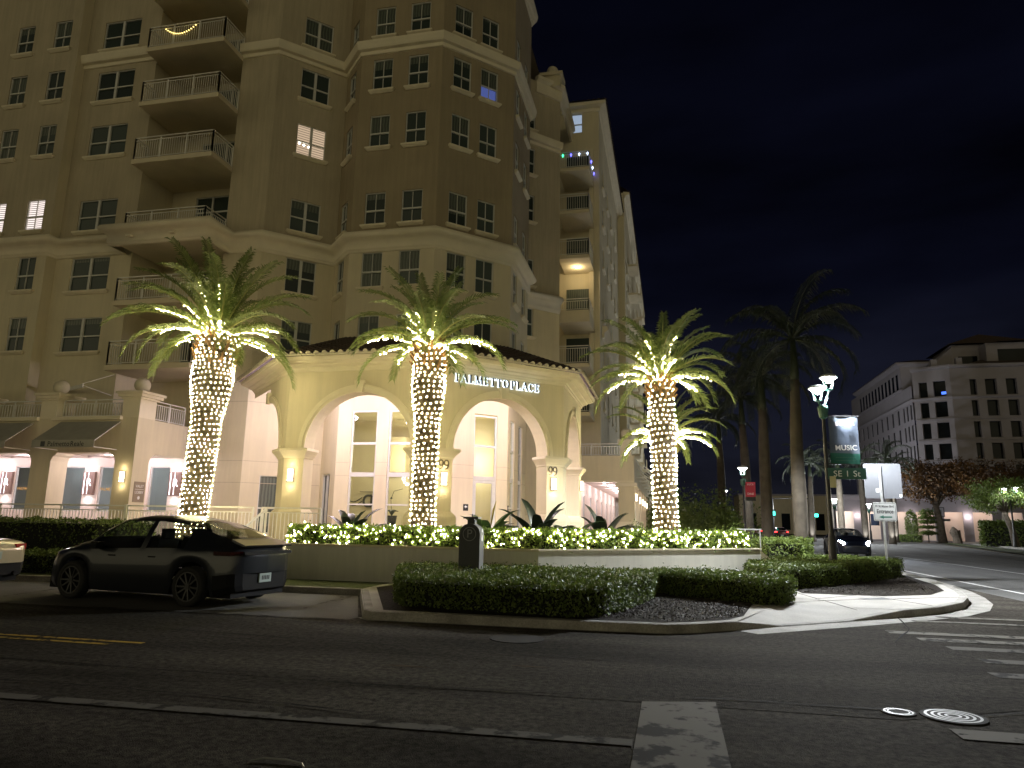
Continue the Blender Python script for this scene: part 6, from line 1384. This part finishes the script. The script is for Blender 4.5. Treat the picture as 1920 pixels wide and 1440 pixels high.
for (F,u0,u1,z0,z1) in ((Fr((46.2,114.5),(1,0)),1.5,6.2,26.0,28.0),(Fr((42.5,117),(1,0)),.8,3.4,25.9,27.6)): q = MB(); q.fbox(F,u0,u1,z0,z1,.0,.05); q.obj('window', M['pane_black'], ho)
q = MB(); q.fbox(FHc,3.6,4.2,21.3,21.7,-.5,-.45); q.obj('screen_glow', emat('blue_screen', (.08,.2,1), 1.2), ho)
# lit ground floor arcade of the hotel
ha_ = empty('hotel_arcade', (31,103,.13), 'pink lit ground floor arcade of the hotel behind the topiary', 'arcade'); q = MB(); FHa = Fr((22,110),(1,-.22)); q2 = [(1.0+3.3*k,3.2+3.3*k,.2,4.0) for k in range(7)]
panel(q, FHa, 0, 25, 0, 6.3, q2, .5); q.obj('wall', M['hotel'], ha_)
q = MB(); q.sweep([FHa.p(0,0)[:2],FHa.p(25,0)[:2]], [(-.05,5.6),(.2,5.7),(.35,6.1),(.35,6.3),(-.05,6.35)]); q.obj('cornice', M['hotel'], ha_)
q = MB(); FHb = Fr(FHa.p(0,0,-3.2)[:2],(1,-.22)); panel(q, FHb, 0, 25, 0, 4.8); q.add([FHa.p(0,4.6,-.4),FHa.p(25,4.6,-.4),FHa.p(25,4.6,-3.2),FHa.p(0,4.6,-3.2)],[(3,2,1,0)]); q.obj('inner_wall', M['pink'], ha_)
for k in range(7): lamp('arcade_lamp', FHa.p(2.1+3.3*k,3.9,-1.7), 42, (1,.82,.76), .2, ha_)
for k in (1,3,5): lamp('wall_lamp_light', FHa.p(.4+3.3*k,3.4,.5), 60, (1,.85,.8), .2, ha_)
hs = empty('hotel_sign', FHa.p(13.5,3,.1), 'dark square emblem and lettering on the pale hotel entrance wall', 'sign'); FHg = FHa
q = MB()
for a in ((12.9,14.3,4.55,4.65),(12.9,14.3,3.35,3.45),(12.9,13.0,3.45,4.55),(14.2,14.3,3.45,4.55),(13.4,13.5,3.7,4.3),(13.5,13.9,3.7,3.8),(13.85,13.95,3.8,4.3)): q.fbox(FHg,*a,.02,.06)
q.fbox(FHg,12.6,14.9,2.8,3.1,.02,.05); q.obj('emblem', M['letter'], hs)
st_ = MB(); st_.tube([(32.9,94.5,.1),(32.8,94.5,.8),(32.6,94.5,1.5),(32.5,94.5,2.0)], [.5,.42,.5,.12], 9); st_.tube([(33.3,94.4,.1),(33.2,94.4,.8),(33.0,94.4,1.6)], [.12,.1,.25], 6); tag(st_.obj('tree_stump', M['trunk']), 'squat grey stump with a dark top at the foot of the rust tree', 'stump')
